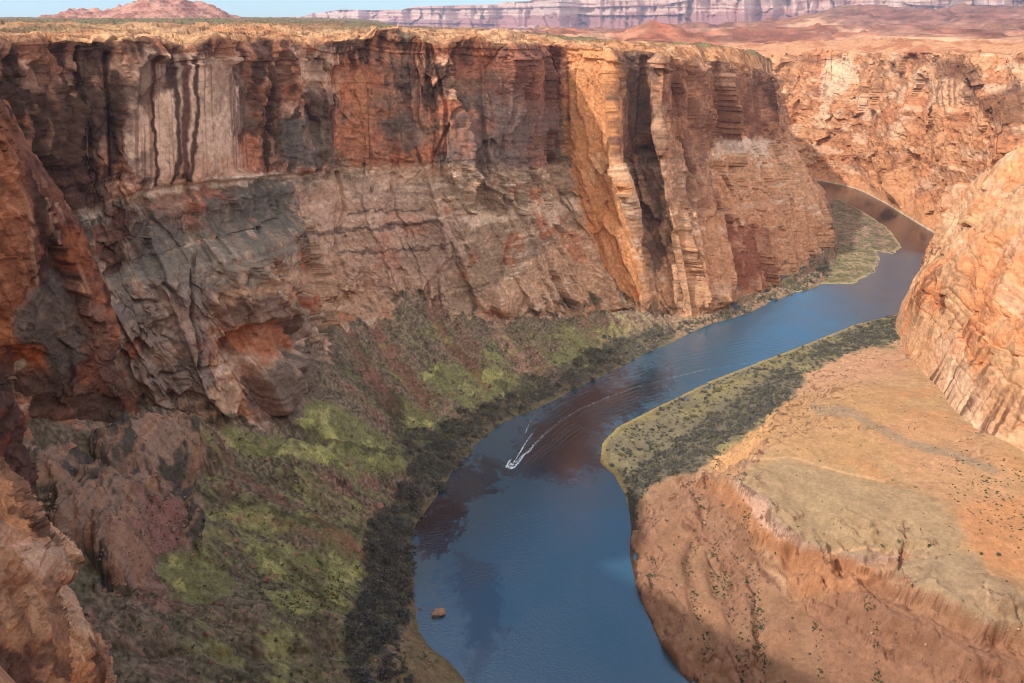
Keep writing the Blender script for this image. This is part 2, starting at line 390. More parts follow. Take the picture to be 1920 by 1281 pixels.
    # diagonal fins (protruding ribs) in the lower cliff
    for pts, wd, h in ((((395,560),(440,640),(480,700),(520,770)),15,7),(((812,345),(830,420),(838,480),(790,540)),10,4),(((860,470),(880,530),(910,590)),9,4),
                       (((640,330),(632,420),(645,540)),5,-3),(((735,420),(770,420),(860,400),(990,385)),6,1.5),(((1130,330),(1180,440),(1215,560)),10,3),
                       (((1290,330),(1300,450),(1310,570)),11,8),(((1350,400),(1356,480),(1350,560)),11,8),(((1400,270),(1440,400),(1462,500)),12,7),(((1240,100),(1235,220),(1245,330),(1270,430)),10,8),(((1318,125),(1343,260)),10,7),(((1420,130),(1445,260),(1490,370)),10,7),(((1480,330),(1540,440)),12,6),
                       (((1266,110),(1276,260),(1322,420),(1335,560)),9,-9),(((1332,280),(1375,430),(1386,540)),10,-9),(((1292,120),(1302,240)),7,-7),(((1380,122),(1392,250),(1415,330)),8,-8),(((1425,400),(1478,520)),9,-8),(((1470,280),(1556,430)),9,-7),(((1205,110),(1200,250),(1235,420)),8,-7),
                       (((688,80),(700,190),(706,300)),6,-5),(((806,85),(835,200),(832,300)),6,-5),(((955,85),(960,180),(940,290)),6,-4),(((762,70),(772,180),(768,300)),8,4),(((860,80),(868,190),(806,300)),5,-5),(((905,80),(900,200),(915,300)),7,4),(((545,90),(560,160),(600,230)),5,-4),(((640,80),(636,250)),4,-4),
                       (((525,80),(520,250)),5,-4),(((150,90),(160,250),(150,380)),6,-5),(((88,90),(80,300)),5,-4),(((200,100),(205,330)),5,-4),(((362,470),(356,560),(361,690)),6,-5),(((250,562),(290,566),(312,592)),6,-4),(((296,692),(370,684),(432,688)),6,-4),(((480,430),(520,520),(560,560)),7,-5),(((440,500),(500,560),(560,600)),8,4),(((205,560),(250,640),(300,720)),8,5),(((640,330),(648,400),(632,470),(645,560)),6,-5),(((932,330),(960,430),(935,520)),5,-3),(((1010,330),(1040,450),(1090,540)),5,-3),(((880,330),(940,360),(1000,420)),6,3),(((745,330),(735,430)),4,-2)):
        dd = linedist(fx_, fy_, pts); D += cliff * h * (1 - sstep(0, wd, dd))
    # -------- talus relief: gullies running down the slope, humps of bare slickrock, blocky scree
    g = fbm(S / 26 + .25 * fbm(X / 30, Y / 30, seed=120), VR * .55, oct=4, seed=121)
    gul = -np.abs(g) * 6.5 + 1.6
    tal = gul * sstep(.1, .7, VR) + fbm(X / 12, Y / 12, oct=5, seed=122) * 1.3 + np.maximum(0, fbm(X / 2.6, Y / 2.6, oct=3, seed=123) - .1) * 1.0
    hum = np.zeros_like(X); n_h = fbm(X / 6, Y / 6 + Z / 4, oct=4, seed=125)
    for cx, cy, rx, ry, h in ((300,852,128,55,20),(190,965,95,75,15),(232,1035,58,80,19),(250,905,120,30,8),(110,880,70,40,8),(620,870,150,40,6),(590,770,110,50,4),(500,1010,200,60,4),(340,960,60,50,5),(420,1180,260,50,7)):
        e = 1 - ((wx - cx) / rx) ** 2 - ((wy - cy) / ry) ** 2
        hum = np.maximum(hum, h * np.sqrt(np.clip(e, 0, 1)))
    tal += hum
    for pts, wd, h in (([(420,780),(560,828),(690,858),(775,882)],46,7),([(508,712),(600,760),(690,803),(738,838)],34,7),([(470,745),(560,800),(650,842),(735,852)],16,-4),([(600,660),(700,720),(790,765),(850,810)],30,5),([(690,600),(790,680),(890,740)],26,5),([(640,640),(740,730),(800,800)],12,-3),
                       ([(780,590),(870,690),(970,742)],24,4),([(880,600),(960,670),(1040,712)],22,4),([(830,600),(900,680),(960,730)],10,-3),([(930,600),(945,650),(1000,700)],10,-3),([(980,590),(1060,650),(1120,690)],20,4),([(210,1112),(330,1140),(460,1190),(620,1270)],46,6),([(330,955),(480,1005),(650,1065)],36,4),([(300,1120),(480,1150),(640,1180)],20,-3),([(400,900),(560,950),(690,990)],24,-4)):
        dd = linedist(wx, wy, pts); k = np.clip(1 - dd / wd, 0, 1); hum = hum + h * k * k * (3 - 2 * k) * 1.7
    rockhump = sstep(.5, 3, hum) * ((wx < 385) & (wy < 1110)) * ((wy > 800))
    fh, eh = facets(X + 2 * n_h, Y + Z, 9, 11, 127, .7, .15); fh2, eh2 = facets(X + n_h, Y + Z, 3.2, 3.6, 128, .8, .15)
    tal += rockhump * (fh * 1.0 + fh2 * .8 + 1.0 * vnoise((Z + .3 * X + 2 * n_h) / 1.7, Y / 30, seed=129))
    tal *= sstep(0, .35, VR) * talus
    tal += (fbm(X / 7, Y / 7, oct=3, seed=126) * .5 - .1) * (1 - sstep(.0, .3, VR)) * talus
    # plateau relief
    n0 = fbm(X / 14, Y / 14, oct=3, seed=132)
    pf1, ped, pi1, _ = worley(X / 16 + .3 * n0, Y / 16 + .3 * n0, seed=133)
    pl = plat * (fbm(X / 60, Y / 60, oct=5, seed=130) * 4 * sstep(6.1, 7, VR) + np.sign(fbm(X / 25, Y / 25, oct=3, seed=131)) * .9 + (pi1 * 1.1 - 1.2 * (1 - sstep(0, .1, ped))) * (1 - sstep(6.8, 7.5, VR)) + fbm(X / 7, Y / 7, oct=4, seed=134) * .9)
    D = D * (1 - .75 * sstep(5.86, 6.0, VR))
    P2 = P + hn * D[..., None]
    P2[..., 2] += tal + pl
    # -------- rock, scree, grass and lichen colours, plus light and shade painted on some faces
    n_a = fbm(X / 18, Y / 18, Z / 18, oct=4, seed=140); n_b = fbm(X / 5, Y / 5, Z / 5, oct=4, seed=141); n_c = fbm(X / 60, Y / 60, Z / 50, oct=3, seed=142)
    qx = px0 + 9 * n_b + 10 * n_a; qy = py0 + 7 * fbm(X / 7, Y / 7, Z / 5, oct=4, seed=143)
    s0 = S + .6 * n_a; stripe = fbm(s0 / 1.5, Z / 70, oct=4, seed=150) * .6 + .5 * fbm(s0 / 5, Z / 90, oct=3, seed=149); stripe2 = fbm(sw / 7, Z / 110, oct=3, seed=151)
    RED, DARK, PANEL = lin(184,120,88), lin(100,72,60), lin(222,182,152)
    MAUVE, GREY, ORANGE, PALE = lin(198,158,126), lin(136,124,106), lin(210,158,116), lin(226,198,172)
    RUST = lin(198,116,74)
    col = np.broadcast_to(MAUVE, P.shape).copy()
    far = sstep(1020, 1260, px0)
    up = np.broadcast_to(RED, P.shape).copy()
    up = mix(up, PANEL, sstep(.15, .55, n_c + .3 * n_b) * .45)
    up = mix(up, RUST, sstep(.1, .5, fbm(X / 25, Y / 25, Z / 12, seed=152)) * .6)
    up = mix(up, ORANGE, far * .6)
    varn = sstep(-.05, .35, n_a * .6 + stripe2 * .7 + n_c * .4 + .10 + .12 * n_b)
    up = mix(up, DARK, varn * (.85 - .5 * far))
    up = mix(up, GREY, sstep(.2, .5, fbm(X / 30, Y / 30, Z / 30, seed=153)) * (.6 - .3 * far) * sstep(500, 640, px0))
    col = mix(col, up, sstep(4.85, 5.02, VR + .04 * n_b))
    lo = np.broadcast_to(MAUVE, P.shape).copy()
    lo = mix(lo, GREY, sstep(-.2, .3, n_c + .4 * n_a) * (1 - .8 * far) * (.45 + .45 * (1 - sstep(450, 700, px0))))
    lo = mix(lo, RUST, sstep(.35, .6, fbm(X / 22, Y / 22, Z / 22, seed=154)) * .55)
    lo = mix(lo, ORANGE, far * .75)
    lo = mix(lo, PALE, sstep(.3, .6, fbm(X / 40, Y / 40, Z / 5, seed=155)) * .45)
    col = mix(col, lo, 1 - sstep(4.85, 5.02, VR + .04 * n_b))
    up0 = 1
    # darker shale and paler sand beds
    bedc = vnoise(zw / 3.2, S / 150, seed=156) * .6 + vnoise(zw / 1.1, S / 80, seed=157) * .4
    col = col * (1 + .20 * bedc * cliff * (1 - .7 * east) * sstep(-.3, .3, n_c + n_a) + .20 * cliff * fbm(X / 2.2, Y / 2.2, Z / 1.6, oct=3, seed=158) + .16 * cliff * n_b)[..., None]
    brk = .9 * fbm(sw / 6, Z / 9, oct=4, seed=180) + .5 * fbm(X / 2.5, Y / 2.5, Z / 2.5, oct=3, seed=181); brk2 = fbm(sw / 9, Z / 14, oct=4, seed=182)
    def stroke(pts, c, k=1.0, f=10, w=1.0):
        nonlocal col
        sd = inpoly(px0 + (qx - px0) * w, py0 + (qy - py0) * w, pts) + f * w * brk; col = mix(col, c, sstep(-f * .7, f * .7, sd) * k * (1 - .45 * w * sstep(-.1, .45, brk2)))
    # smooth pale panel with varnish streaks
    stroke([(240,130),(262,95),(330,105),(440,105),(462,190),(478,330),(360,336),(262,352),(236,300)], PANEL, .95, 8, .5)
    stroke([(440,250),(470,240),(480,330),(450,332)], RUST, .8, 6, .5)
    st = sstep(.2, .6, stripe + .22 * n_c) * sstep(0, 10, panel)
    col = mix(col, lin(150,100,78), st * .6)
    stroke([(236,110),(262,95),(330,105),(335,150),(270,200),(250,190)], DARK, .55, 16)
    stroke([(262,175),(300,150),(330,170),(290,200),(262,235)], lin(128,84,68), .6, 10)
    stroke([(250,290),(275,285),(290,335),(262,350)], DARK, .6, 8)
    stroke([(330,300),(360,290),(470,300),(478,332),(360,338),(300,345)], lin(206,140,104), .5, 14)
    stroke([(375,100),(440,105),(455,180),(420,200),(390,150)], lin(150,100,78), .55, 16)
    stroke([(440,120),(470,180),(476,240),(440,262),(425,250),(450,200)], DARK, .75, 12)
    for pts, wd, c in ((((318,80),(330,200),(333,300),(320,348)),4.5,DARK),(((362,85),(366,200),(362,290),(352,345)),4,DARK),(((282,90),(288,250),(293,350)),3,lin(100,62,50)),
                       (((345,90),(345,330)),7,lin(120,75,60)),(((312,90),(316,160)),8,DARK),(((215,140),(212,300)),10,DARK),(((76,180),(78,330)),8,DARK)):
        dd = linedist(px0 + .35 * (qx - px0), py0, pts); col = mix(col, c, (1 - sstep(wd * .5, wd * 1.6, dd)) * .92 * (1 - sstep(5.9, 6.0, VR)))
    # varnish-dark stretches left and right of the panel
    stroke([(-40,90),(240,90),(235,330),(180,360),(100,330),(-40,260)], DARK, .3, 25)
    stroke([(150,200),(250,160),(245,330),(190,420),(140,330)], DARK, .4, 18)
    stroke([(470,100),(540,95),(520,200),(600,300),(470,330),(475,220)], DARK, .62, 16)
    stroke([(525,225),(590,215),(610,310),(530,320)], lin(126,116,106), .85, 10)
    stroke([(540,95),(640,90),(640,225),(560,160)], PANEL, .65, 12)
    stroke([(590,160),(640,190),(640,230),(600,225)], DARK, .85, 9)
    stroke([(680,130),(720,140),(715,240),(660,300),(665,200)], lin(190,125,85), .7, 12)
    stroke([(720,90),(790,140),(800,250),(730,300),(715,200)], lin(138,116,102), .6, 20)
    stroke([(850,90),(1045,90),(1060,200),(1000,270),(870,150)], lin(152,96,78), .7, 20)
    stroke([(930,180),(1040,230),(1010,320),(830,310),(850,220)], lin(140,116,106), .75, 22)
    # pale band along the contact
    stroke([(262,357),(360,340),(470,325),(560,322),(560,332),(470,342),(430,350),(330,362),(262,375)], PALE, .9, 5, .5)
    stroke([(262,380),(330,362),(430,355),(440,395),(380,430),(300,420)], lin(200,125,95), .7, 12)
    stroke([(225,420),(262,380),(340,395),(345,450),(262,520),(200,500)], lin(122,112,104), .8, 16)
    stroke([(390,370),(560,340),(560,430),(450,450),(380,440)], lin(120,112,102), .85, 14)
    stroke([(170,505),(420,440),(560,410),(560,480),(420,530),(200,555)], lin(140,132,116), .75, 18)
    stroke([(200,555),(400,500),(400,650),(370,780),(250,740),(200,620)], lin(152,134,124), .8, 20)
    stroke([(470,690),(560,650),(600,640),(625,720),(610,800),(500,810),(455,740)], lin(138,120,104), .9, 10)
    stroke([(395,555),(415,560),(470,680),(525,770),(505,785),(450,700)], lin(168,128,108), .8, 6)
    stroke([(405,575),(470,545),(540,575),(580,625),(555,640),(500,600),(430,610)], lin(150,118,100), .85, 7)
    stroke([(425,610),(490,595),(545,620),(565,645),(480,680),(440,660)], lin(206,130,88), .9, 6)
    stroke([(225,640),(255,622),(272,640),(235,668)], lin(205,120,80), .85, 5)
    stroke([(553,470),(580,500),(612,560),(605,590),(565,540)], lin(200,105,65), .8, 6)
    stroke([(160,440),(240,380),(260,500),(200,520),(165,520)], lin(130,66,45), .6, 14)
    stroke([(-40,450),(60,400),(110,560),(60,660),(-40,680)], lin(190,100,55), .8, 16)
    stroke([(570,345),(800,330),(860,420),(850,560),(690,550),(600,480)], lin(202,164,146), .55, 25)
    for pts, wd in ((((560,440),(700,430),(830,415)),4),(((640,475),(760,470),(840,460)),3),(((655,400),(700,398),(790,392)),2.5)):
        col = mix(col, lin(120,96,88), (1 - sstep(wd * .4, wd * 1.5, linedist(qx, qy, pts))) * .7 * cliff)
    stroke([(860,405),(980,385),(1110,370),(1110,395),(1000,405),(880,425)], PALE, .8, 6, .6)
    stroke([(1055,85),(1150,95),(1150,300),(1215,560),(1160,560),(1090,400),(1062,280)], lin(224,152,94), .9, 9, .5)  # sunlit face of the buttress painted brighter orange
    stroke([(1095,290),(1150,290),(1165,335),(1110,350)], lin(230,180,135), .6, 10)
    stroke([(1330,262),(1400,258),(1445,262),(1440,300),(1400,290),(1340,290)], lin(214,190,170), .75, 7, .6)
    stroke([(1300,330),(1380,330),(1560,430),(1460,520),(1370,540),(1300,560)], lin(205,145,105), .5, 20)
    stroke([(1370,420),(1425,430),(1440,540),(1390,560),(1372,520)], lin(160,90,70), .7, 12)  # shade of the headland recess painted in maroon
    stroke([(1240,120),(1330,125),(1330,262),(1300,330),(1262,250)], lin(136,86,66), .8, 14)  # shaded headland face painted darker brown
    stroke([(1156,100),(1232,100),(1232,300),(1262,480),(1232,540),(1190,400),(1160,280)], lin(128,98,84), .8, 8)  # shade painted into the recess beside the sunlit buttress
    stroke([(1335,120),(1440,140),(1452,255),(1335,258)], lin(138,86,68), .75, 12)  # more painted shade across the headland face
    stroke([(1405,115),(1440,135),(1460,250),(1425,200)], lin(96,66,56), .7, 8)  # darkest painted shade, near the headland edge
    stroke([(1250,260),(1320,270),(1340,380),(1290,420),(1250,360)], lin(150,112,94), .6, 16)
    # talus ground; grassy ridges and dark gullies also paint its light and shade
    dirt = np.broadcast_to(lin(146,128,104), P.shape).copy()
    dirt = mix(dirt, lin(158,120,100), sstep(.1, .5, fbm(S / 16, VR * .9, oct=4, seed=160) + .3 * n_b) * .8)
    dirt = mix(dirt, lin(118,116,86), sstep(0, .5, n_a + .4 * n_b) * .6)
    spk = fbm(X / 1.3, Y / 1.3, oct=3, seed=161)
    dirt = dirt * (1 + .42 * np.clip(spk, -.7, .9) + .25 * n_b)[..., None]
    GRN = lin(156,156,98)
    grass = np.zeros_like(X)
    for pts, k in (([(505,715),(560,740),(640,770),(735,825),(720,850),(640,838),(560,800)],1.0),([(420,800),(560,830),(770,865),(760,890),(640,890),(500,860),(380,815)],1.0),
                   ([(735,735),(790,760),(880,800),(800,850),(745,800)],.9),([(820,680),(960,700),(1000,735),(880,770),(790,720)],.8),
                   ([(1050,620),(1160,605),(1200,640),(1110,690),(1020,690)],.7),([(300,1050),(380,1030),(450,1100),(420,1140),(330,1130),(295,1090)],1.0),
                   ([(470,1020),(600,1040),(680,1080),(560,1110),(480,1060)],.9),([(560,960),(690,980),(680,1080),(600,1040)],.7),([(500,1110),(640,1080),(660,1160),(520,1170)],.7),
                   ([(640,1180),(760,1110),(700,1290),(600,1290)],.5),([(330,940),(560,950),(640,1000),(500,1010),(350,970)],.55),([(500,1200),(560,1190),(640,1281),(520,1281)],.6)):
        grass = np.maximum(grass, k * sstep(-7, 7, inpoly(px0 + .9 * (qx - px0), py0 + .9 * (qy - py0), pts)))
    acr = -.5 * px0 + .86 * py0; alo = .86 * px0 + .5 * py0
    slide = fbm(acr / 9 + .6 * n_a, alo / 75, oct=4, seed=162)
    grass = np.maximum(grass, .32 * sstep(.15, .5, slide + .3 * n_a) * sstep(.15, .4, VR) * (1 - sstep(1.5, 1.8, VR)) * sstep(250, 420, px0) * (1 - sstep(1180, 1260, px0)))
    grass = grass * (.55 + .6 * sstep(-.35, .3, .8 * slide + .4 * n_b + .4 * spk))
    dirt = mix(dirt, mix(GRN, lin(150,150,66), 0.5 + .5 * n_a) if False else GRN, np.clip(grass, 0, 1) * .9)
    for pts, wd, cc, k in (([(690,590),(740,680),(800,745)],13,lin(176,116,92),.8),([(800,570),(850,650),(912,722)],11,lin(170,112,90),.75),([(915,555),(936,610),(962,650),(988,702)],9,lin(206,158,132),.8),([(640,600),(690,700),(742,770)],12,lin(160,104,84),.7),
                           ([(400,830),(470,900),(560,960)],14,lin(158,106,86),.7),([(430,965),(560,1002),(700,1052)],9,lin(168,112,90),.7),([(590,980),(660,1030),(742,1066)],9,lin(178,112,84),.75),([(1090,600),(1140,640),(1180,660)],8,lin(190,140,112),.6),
                           ([(470,748),(560,803),(655,846),(735,856)],11,lin(70,70,54),.85),([(735,740),(745,800),(760,850)],14,lin(72,72,56),.8),([(300,905),(420,930),(560,985),(690,1000)],8,lin(80,78,60),.7),([(560,1120),(600,1180),(590,1281)],16,lin(84,80,60),.6),([(900,690),(960,735),(1010,748)],9,lin(80,80,62),.7),([(600,640),(700,740),(760,800)],8,lin(82,80,64),.6)):  # dark brush lines, also painting shade into the gullies
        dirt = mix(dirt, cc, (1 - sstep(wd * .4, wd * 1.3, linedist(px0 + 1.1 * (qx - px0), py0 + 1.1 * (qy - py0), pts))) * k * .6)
    dirt = mix(dirt, lin(204,196,118), np.clip(grass, 0, 1) * sstep(.1, .5, n_a + .3 * n_b) * .7)
    dirt = mix(dirt, mix(mix(np.broadcast_to(lin(180,146,122), P.shape).copy(), lin(112,102,92), sstep(-.2, .2, n_a + .6 * n_b)), lin(206,150,112), sstep(.2, .5, vnoise((Z + .3 * X) / 1.7, Y / 30, seed=129)) * .5), rockhump * .9)
    scree = inpoly(qx, qy, [(275,945),(345,950),(352,1010),(330,1040),(262,1030)])
    dirt = mix(dirt, lin(184,128,114), sstep(-6, 6, scree) * .8)
    fart = sstep(1150, 1300, px0)
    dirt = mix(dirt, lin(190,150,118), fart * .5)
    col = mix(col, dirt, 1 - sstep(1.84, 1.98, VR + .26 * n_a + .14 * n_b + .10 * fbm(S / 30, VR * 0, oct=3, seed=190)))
    stroke([(742,1215),(780,1130),(800,1190),(842,1240),(885,1290),(700,1300)], lin(168,142,100), .85, 8)
    stroke([(655,1300),(640,1190),(690,1110),(682,1010),(722,950),(765,905),(772,850),(750,815),(800,800),(840,790),(905,765),(965,722),(1050,686),(1130,650),(1205,622),(1250,612),(1262,632),(1235,654),(1150,692),(1080,727),(1000,767),(940,792),(890,834),(866,876),(796,945),(782,1000),(780,1080),(768,1130),(742,1200),(740,1300)], lin(110,104,90), .8, 10)
    # shore mud
    col = mix(col, lin(132,120,84), (1 - sstep(.02, .12, VR)) * .7)
    # plateau sand and slickrock
    pc = np.broadcast_to(lin(204,142,94), P.shape).copy()
    pc = mix(pc, lin(214,164,116), sstep(-.2, .4, fbm(X / 40, Y / 40, oct=4, seed=170)) * .8)
    pc = mix(pc, lin(120,116,78), sstep(6.9, 7.8, VR + .5 * fbm(X / 150, Y / 150, seed=171)) * .85)
    pc = mix(pc, lin(138,90,64), sstep(-.05, .3, fbm(X / 9, Y / 20, oct=4, seed=172)) * .6); pc = mix(pc, lin(120,80,62), (1 - sstep(.02, .12, ped)) * (1 - sstep(6.8, 7.5, VR)) * .6)
    col = mix(col, pc, sstep(5.95, 6.05, VR + .02 * n_b))
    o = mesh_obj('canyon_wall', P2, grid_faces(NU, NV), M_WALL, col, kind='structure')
    return dict(P=P2, px=px0, py=py0, VR=VR, S=S, grass=grass, X=X, Y=Y, col=col, hump=rockhump)
wall = build_wall()
# ------------------------------------------------------------------ inner side of the bend: slickrock apron, grassy bench
def tps_fit(xy, z, lam=0.02):
    n = len(xy); d = np.linalg.norm(xy[:, None] - xy[None], axis=-1)
    K = np.where(d > 0, d * d * np.log(np.maximum(d, 1e-9)), 0) + lam * n * np.eye(n)
    Q = np.concatenate([np.ones((n, 1)), xy], 1); A = np.zeros((n + 3, n + 3)); A[:n, :n] = K; A[:n, n:] = Q; A[n:, :n] = Q.T
    return np.linalg.solve(A, np.concatenate([z, np.zeros(3)]))
def tps_eval(w, xy, x, y):
    out = w[-3] + w[-2] * x + w[-1] * y
    for (a, b), c in zip(xy, w[:-3]):
        r2 = (x - a) ** 2 + (y - b) ** 2
        out = out + c * .5 * r2 * np.log(np.maximum(r2, 1e-9))
    return out

INNER_SHORE = [(1420,1420),(1350,1345),(1290,1281),(1240,1210),(1212,1150),(1190,1090),(1180,1040),(1183,985),(1172,930),(1150,890),(1125,868),(1130,832),(1160,800),(1240,760),(1330,715),(1420,680),(1500,650),(1600,610),(1700,585),(1790,560)]
GULLIES = [[(1325,950),(1292,1060),(1312,1150),(1330,1200),(1312,1290)],[(1300,905),(1340,1000),(1362,1080),(1380,1200),(1402,1290)],[(1385,1040),(1412,1100),(1425,1180),(1432,1240),(1440,1290)],[(1228,1050),(1215,1120)],
    [(1530,1175),(1545,1290)],[(1628,1130),(1640,1200),(1650,1290)],[(1335,1000),(1346,1110)],[(1410,1060),(1432,1150),(1420,1250)],[(1340,870),(1350,845),(1370,830)],[(1400,960),(1404,1010)]]
BENCH_PTS = [  # px, py, height above the river
 (1262,1200,10),(1215,1080,11),(1205,1000,10),(1225,930,10),(1262,890,10),(1275,930,12),(1280,1000,11),(1300,1100,13),(1320,1200,10),(1390,1281,10),(1360,1000,20),(1400,1100,17),(1440,1200,16),(1500,1281,16),(1420,1050,22),
 (1420,985,38),(1395,930,40),(1378,900,41),(1400,880,42),(1470,860,43),(1460,1000,43),(1560,1045,46),(1640,1055,47),(1500,940,46),(1600,920,48),(1600,980,48),(1700,980,50),(1700,860,46),(1600,820,42),
 (1340,885,24),(1330,860,16),(1380,830,22),(1430,790,20),(1500,740,20),(1560,700,17),(1620,670,14),(1690,650,15),(1500,790,32),(1560,760,34),(1640,740,34),(1700,700,27),(1760,760,38),(1800,800,44),(1880,850,52),(1900,920,54),(1850,1000,54),
 (1680,1082,51),(1760,1050,53),(1850,1080,55),(1920,1100,56),(1920,1170,54),(1830,1150,53),(1740,1112,52),(2050,1100,60),(2000,950,58),(2150,1250,60),
 (1650,1110,36),(1720,1160,35),(1800,1200,36),(1900,1230,37),(1580,1080,30),(1520,1080,29),(1480,1100,27),(1500,1150,22),(1560,1180,22),(1620,1200,26),(1700,1250,26),(1850,1281,30),(1600,1281,20),(1750,1340,24),(1950,1330,34),(1600,1400,14),(1450,1380,8),(1900,1420,30),
 (1200,880,4),(1180,850,4),(1250,830,5),(1280,860,7),(1320,790,6),(1400,735,5),(1440,765,9),(1480,700,5),(1560,660,5),(1640,625,5),(1680,610,5),(1190,940,2.5),
]
def build_bench():
    pts = [at_z(a, b, c) for a, b, c in BENCH_PTS] + [at_z(a, b, 0) for a, b in INNER_SHORE]
    sh = np.array([at_z(a, b, 0)[:2] for a, b in INNER_SHORE]); tn = np.gradient(sh, axis=0); tn /= np.linalg.norm(tn, axis=1, keepdims=True)
    out = np.stack([-tn[:, 1], tn[:, 0]], 1)                 # towards the water (left of the downstream direction)
    for i, p in enumerate(sh):
        steep = 6.0 if i < 8 else 3.0
        q = p + out[i] * 7; pts.append(np.array([q[0], q[1], -steep]))
    pts = np.array(pts); xy = pts[:, :2] / 100
    w = tps_fit(xy, pts[:, 2], 0.00003)
    x = np.arange(38, 470, .75); y = np.concatenate([np.arange(150, 480, .75), np.arange(480, 745, 1.1)])
    X, Y = np.meshgrid(x, y, indexing='ij')
    wz = np.clip((np.hypot(X - 200, Y - 260)) * 0 + 1, 0, 1)
    Zb = tps_eval(w, xy, (X + 5.0 * fbm(X / 26, Y / 26, oct=4, seed=210)) / 100, (Y + 5.0 * fbm(X / 26, Y / 26, oct=4, seed=211)) / 100)
    def sharpen(z, a, b, k):
        t = np.clip((z - a) / (b - a), 0, 1); g = np.where(t < .5, .5 * (2 * t) ** k, 1 - .5 * (2 - 2 * t) ** k)
        return np.where((z > a) & (z < b), a + (b - a) * g, z)
    near_sc = (Y < 400)
    Zb = np.where(near_sc, sharpen(Zb, 20, 44, 2.6), Zb); Zb = np.where(near_sc & (X > 120), sharpen(Zb, 44, 53, 2.2), Zb)
    pz0, qz0 = project(np.stack([X, Y, Zb], -1)); wv = 4 * fbm(X / 8, Y / 8, oct=3, seed=215)
    for front, top in (([(1392,880),(1376,902),(1440,945),(1456,980),(1490,1008),(1560,1042),(1640,1052),(1690,1044)], -1), ([(1672,1070),(1690,1092),(1740,1112),(1800,1136),(1860,1166),(1960,1186),(2100,1220)], -1)):
        fr = inpoly(pz0 + wv, qz0 + wv, front + [(front[-1][0] + 40, 700), (1500, 700), (front[0][0] + 60, front[0][1] - 60)]); dl = linedist(pz0 + wv, qz0 + wv, front)
        Zb = Zb - np.where(fr < 0, 6.5 * sstep(0, 9, dl) * (1 - sstep(24, 75, dl)), 0) + np.where(fr > 0, .8 * (1 - sstep(0, 12, dl)), 0)
    # keep water cells down again
    px0, py0 = project(np.stack([X, Y, Zb], -1))
    X = X.astype(np.float32); Y = Y.astype(np.float32)
    shp = np.array(sh); dsh = linedist(X, Y, [tuple(p) for p in shp])
    wat = inpoly(X, Y, [tuple(p) for p in shp] + [(560, 760), (-400, 900), (-400, 60), (60, 100)]) > 0
    Z = np.where(wat, np.minimum(Zb, -.5 - np.minimum(dsh, 10) * .6), np.maximum(Zb, .05 + np.minimum(dsh, 3) * .1))
    jj = fbm(X / 10, Y / 10, oct=3, seed=212) * 8
    low = sstep(-6, 6, inpoly(px0 + jj, py0 + .8 * jj, [(1181,985),(1150,960),(1100,870),(1110,810),(1160,780),(1240,745),(1420,665),(1720,570),(1710,636),(1600,662),(1510,705),(1480,745),(1430,790),(1360,842),(1296,893),(1245,893),(1208,932)]))                                  # bank flats
    gx, gy = np.gradient(Z, x, y); slope = np.hypot(gx, gy)
    slick = sstep(.16, .4, blur(blur(slope, 5, 0), 5, 1)) * (1 - low)
    onb = sstep(34, 44, Z)
    q = fbm(X / 22, Y / 22, oct=4, seed=200); q2 = fbm(X / 6, Y / 6, oct=4, seed=201); q3 = fbm(X / 1.6, Y / 1.6, oct=3, seed=202)
    # cross-bedded ribs and terraces in the slickrock
    zz = Z + 2.2 * q + .15 * (X * .5 + Y * .2)
    ter = vnoise(zz / 2.6, X / 160, seed=203) * .9 + vnoise(zz / .9, X / 90, seed=204) * .3
    crk = ridged(X / 55 + .3 * q, Y / 55, oct=3, seed=205)
    fa, ea = facets(X + 3 * q, Y + 3 * q, 14, 18, 213, .28, .06, .3); fb, eb = facets(X + q2, Y + q2, 4.5, 6, 214, .4, .1, .3); crisp = sstep(.45, .8, slope)
    rel = slick * (ter * (1 + crisp) + q2 * .6 + fa * .7 + fb * (.5 + 1.2 * crisp) - 2.0 * sstep(.82, .95, crk)) + (1 - slick) * (1 - low) * (q2 * .14 + q * .5) + low * (q2 * .6 + .3 * q3)
    apron = (px0 < 1460) & (Z < 30) & (py0 > 890)
    # vertical gullies of the apron where bushes root
    rel = rel - np.where(apron, 1, 0) * 1.3 * sstep(.72, .95, ridged((px0 + .12 * (py0 - 1000)) / 75, py0 / 700, oct=2, seed=207)) * sstep(2, 8, Z)
    for t in GULLIES:
        dl = linedist(px0 + 4 * q2, py0, t); rel = rel - np.where(apron, 1, 0) * 2.4 * (1 - sstep(2, 20, dl)) * sstep(2, 6, Z)
    # rim ledge of the grassy bench
    led = sstep(.35, .75, slope) * sstep(30, 45, Z)
    rel += led * np.sign(vnoise(Z / 2.2, X / 60, seed=208)) * .7
    zs = Z + rel * sstep(0, 6, dsh); tz = zs + .35 * q2
    stp = lambda h, e: np.floor((tz + .05 * X) / h) * h + h * sstep(1 - e, 1, ((tz + .05 * X) / h) % 1.0) - .05 * X - .35 * q2
    zs = zs + slick * sstep(4, 10, dsh) * (.45 * (stp(1.5, .3) + .75 - zs) + .35 * (stp(4.2, .25) + 2.1 - zs) * sstep(-.2, .3, q))
    Z2 = Z + np.where(wat, 0, zs - Z)
    SAND, TAN, ORG, PINK, PALE = lin(206,163,112), lin(196,164,116), lin(212,154,100), lin(206,160,124), lin(228,200,164)
    c = np.broadcast_to(SAND, X.shape + (3,)).copy()
    c = mix(c, ORG, sstep(-.1, .5, q + .4 * q2) * .75)
    c = mix(c, PINK, slick * .75)
    c = mix(c, lin(186,128,90), slick * sstep(-.1, .4, ter + .5 * q) * .55)
    jx = px0 + 5 * q2 + 9 * q; jy = py0 + 4 * q2 + 5 * q
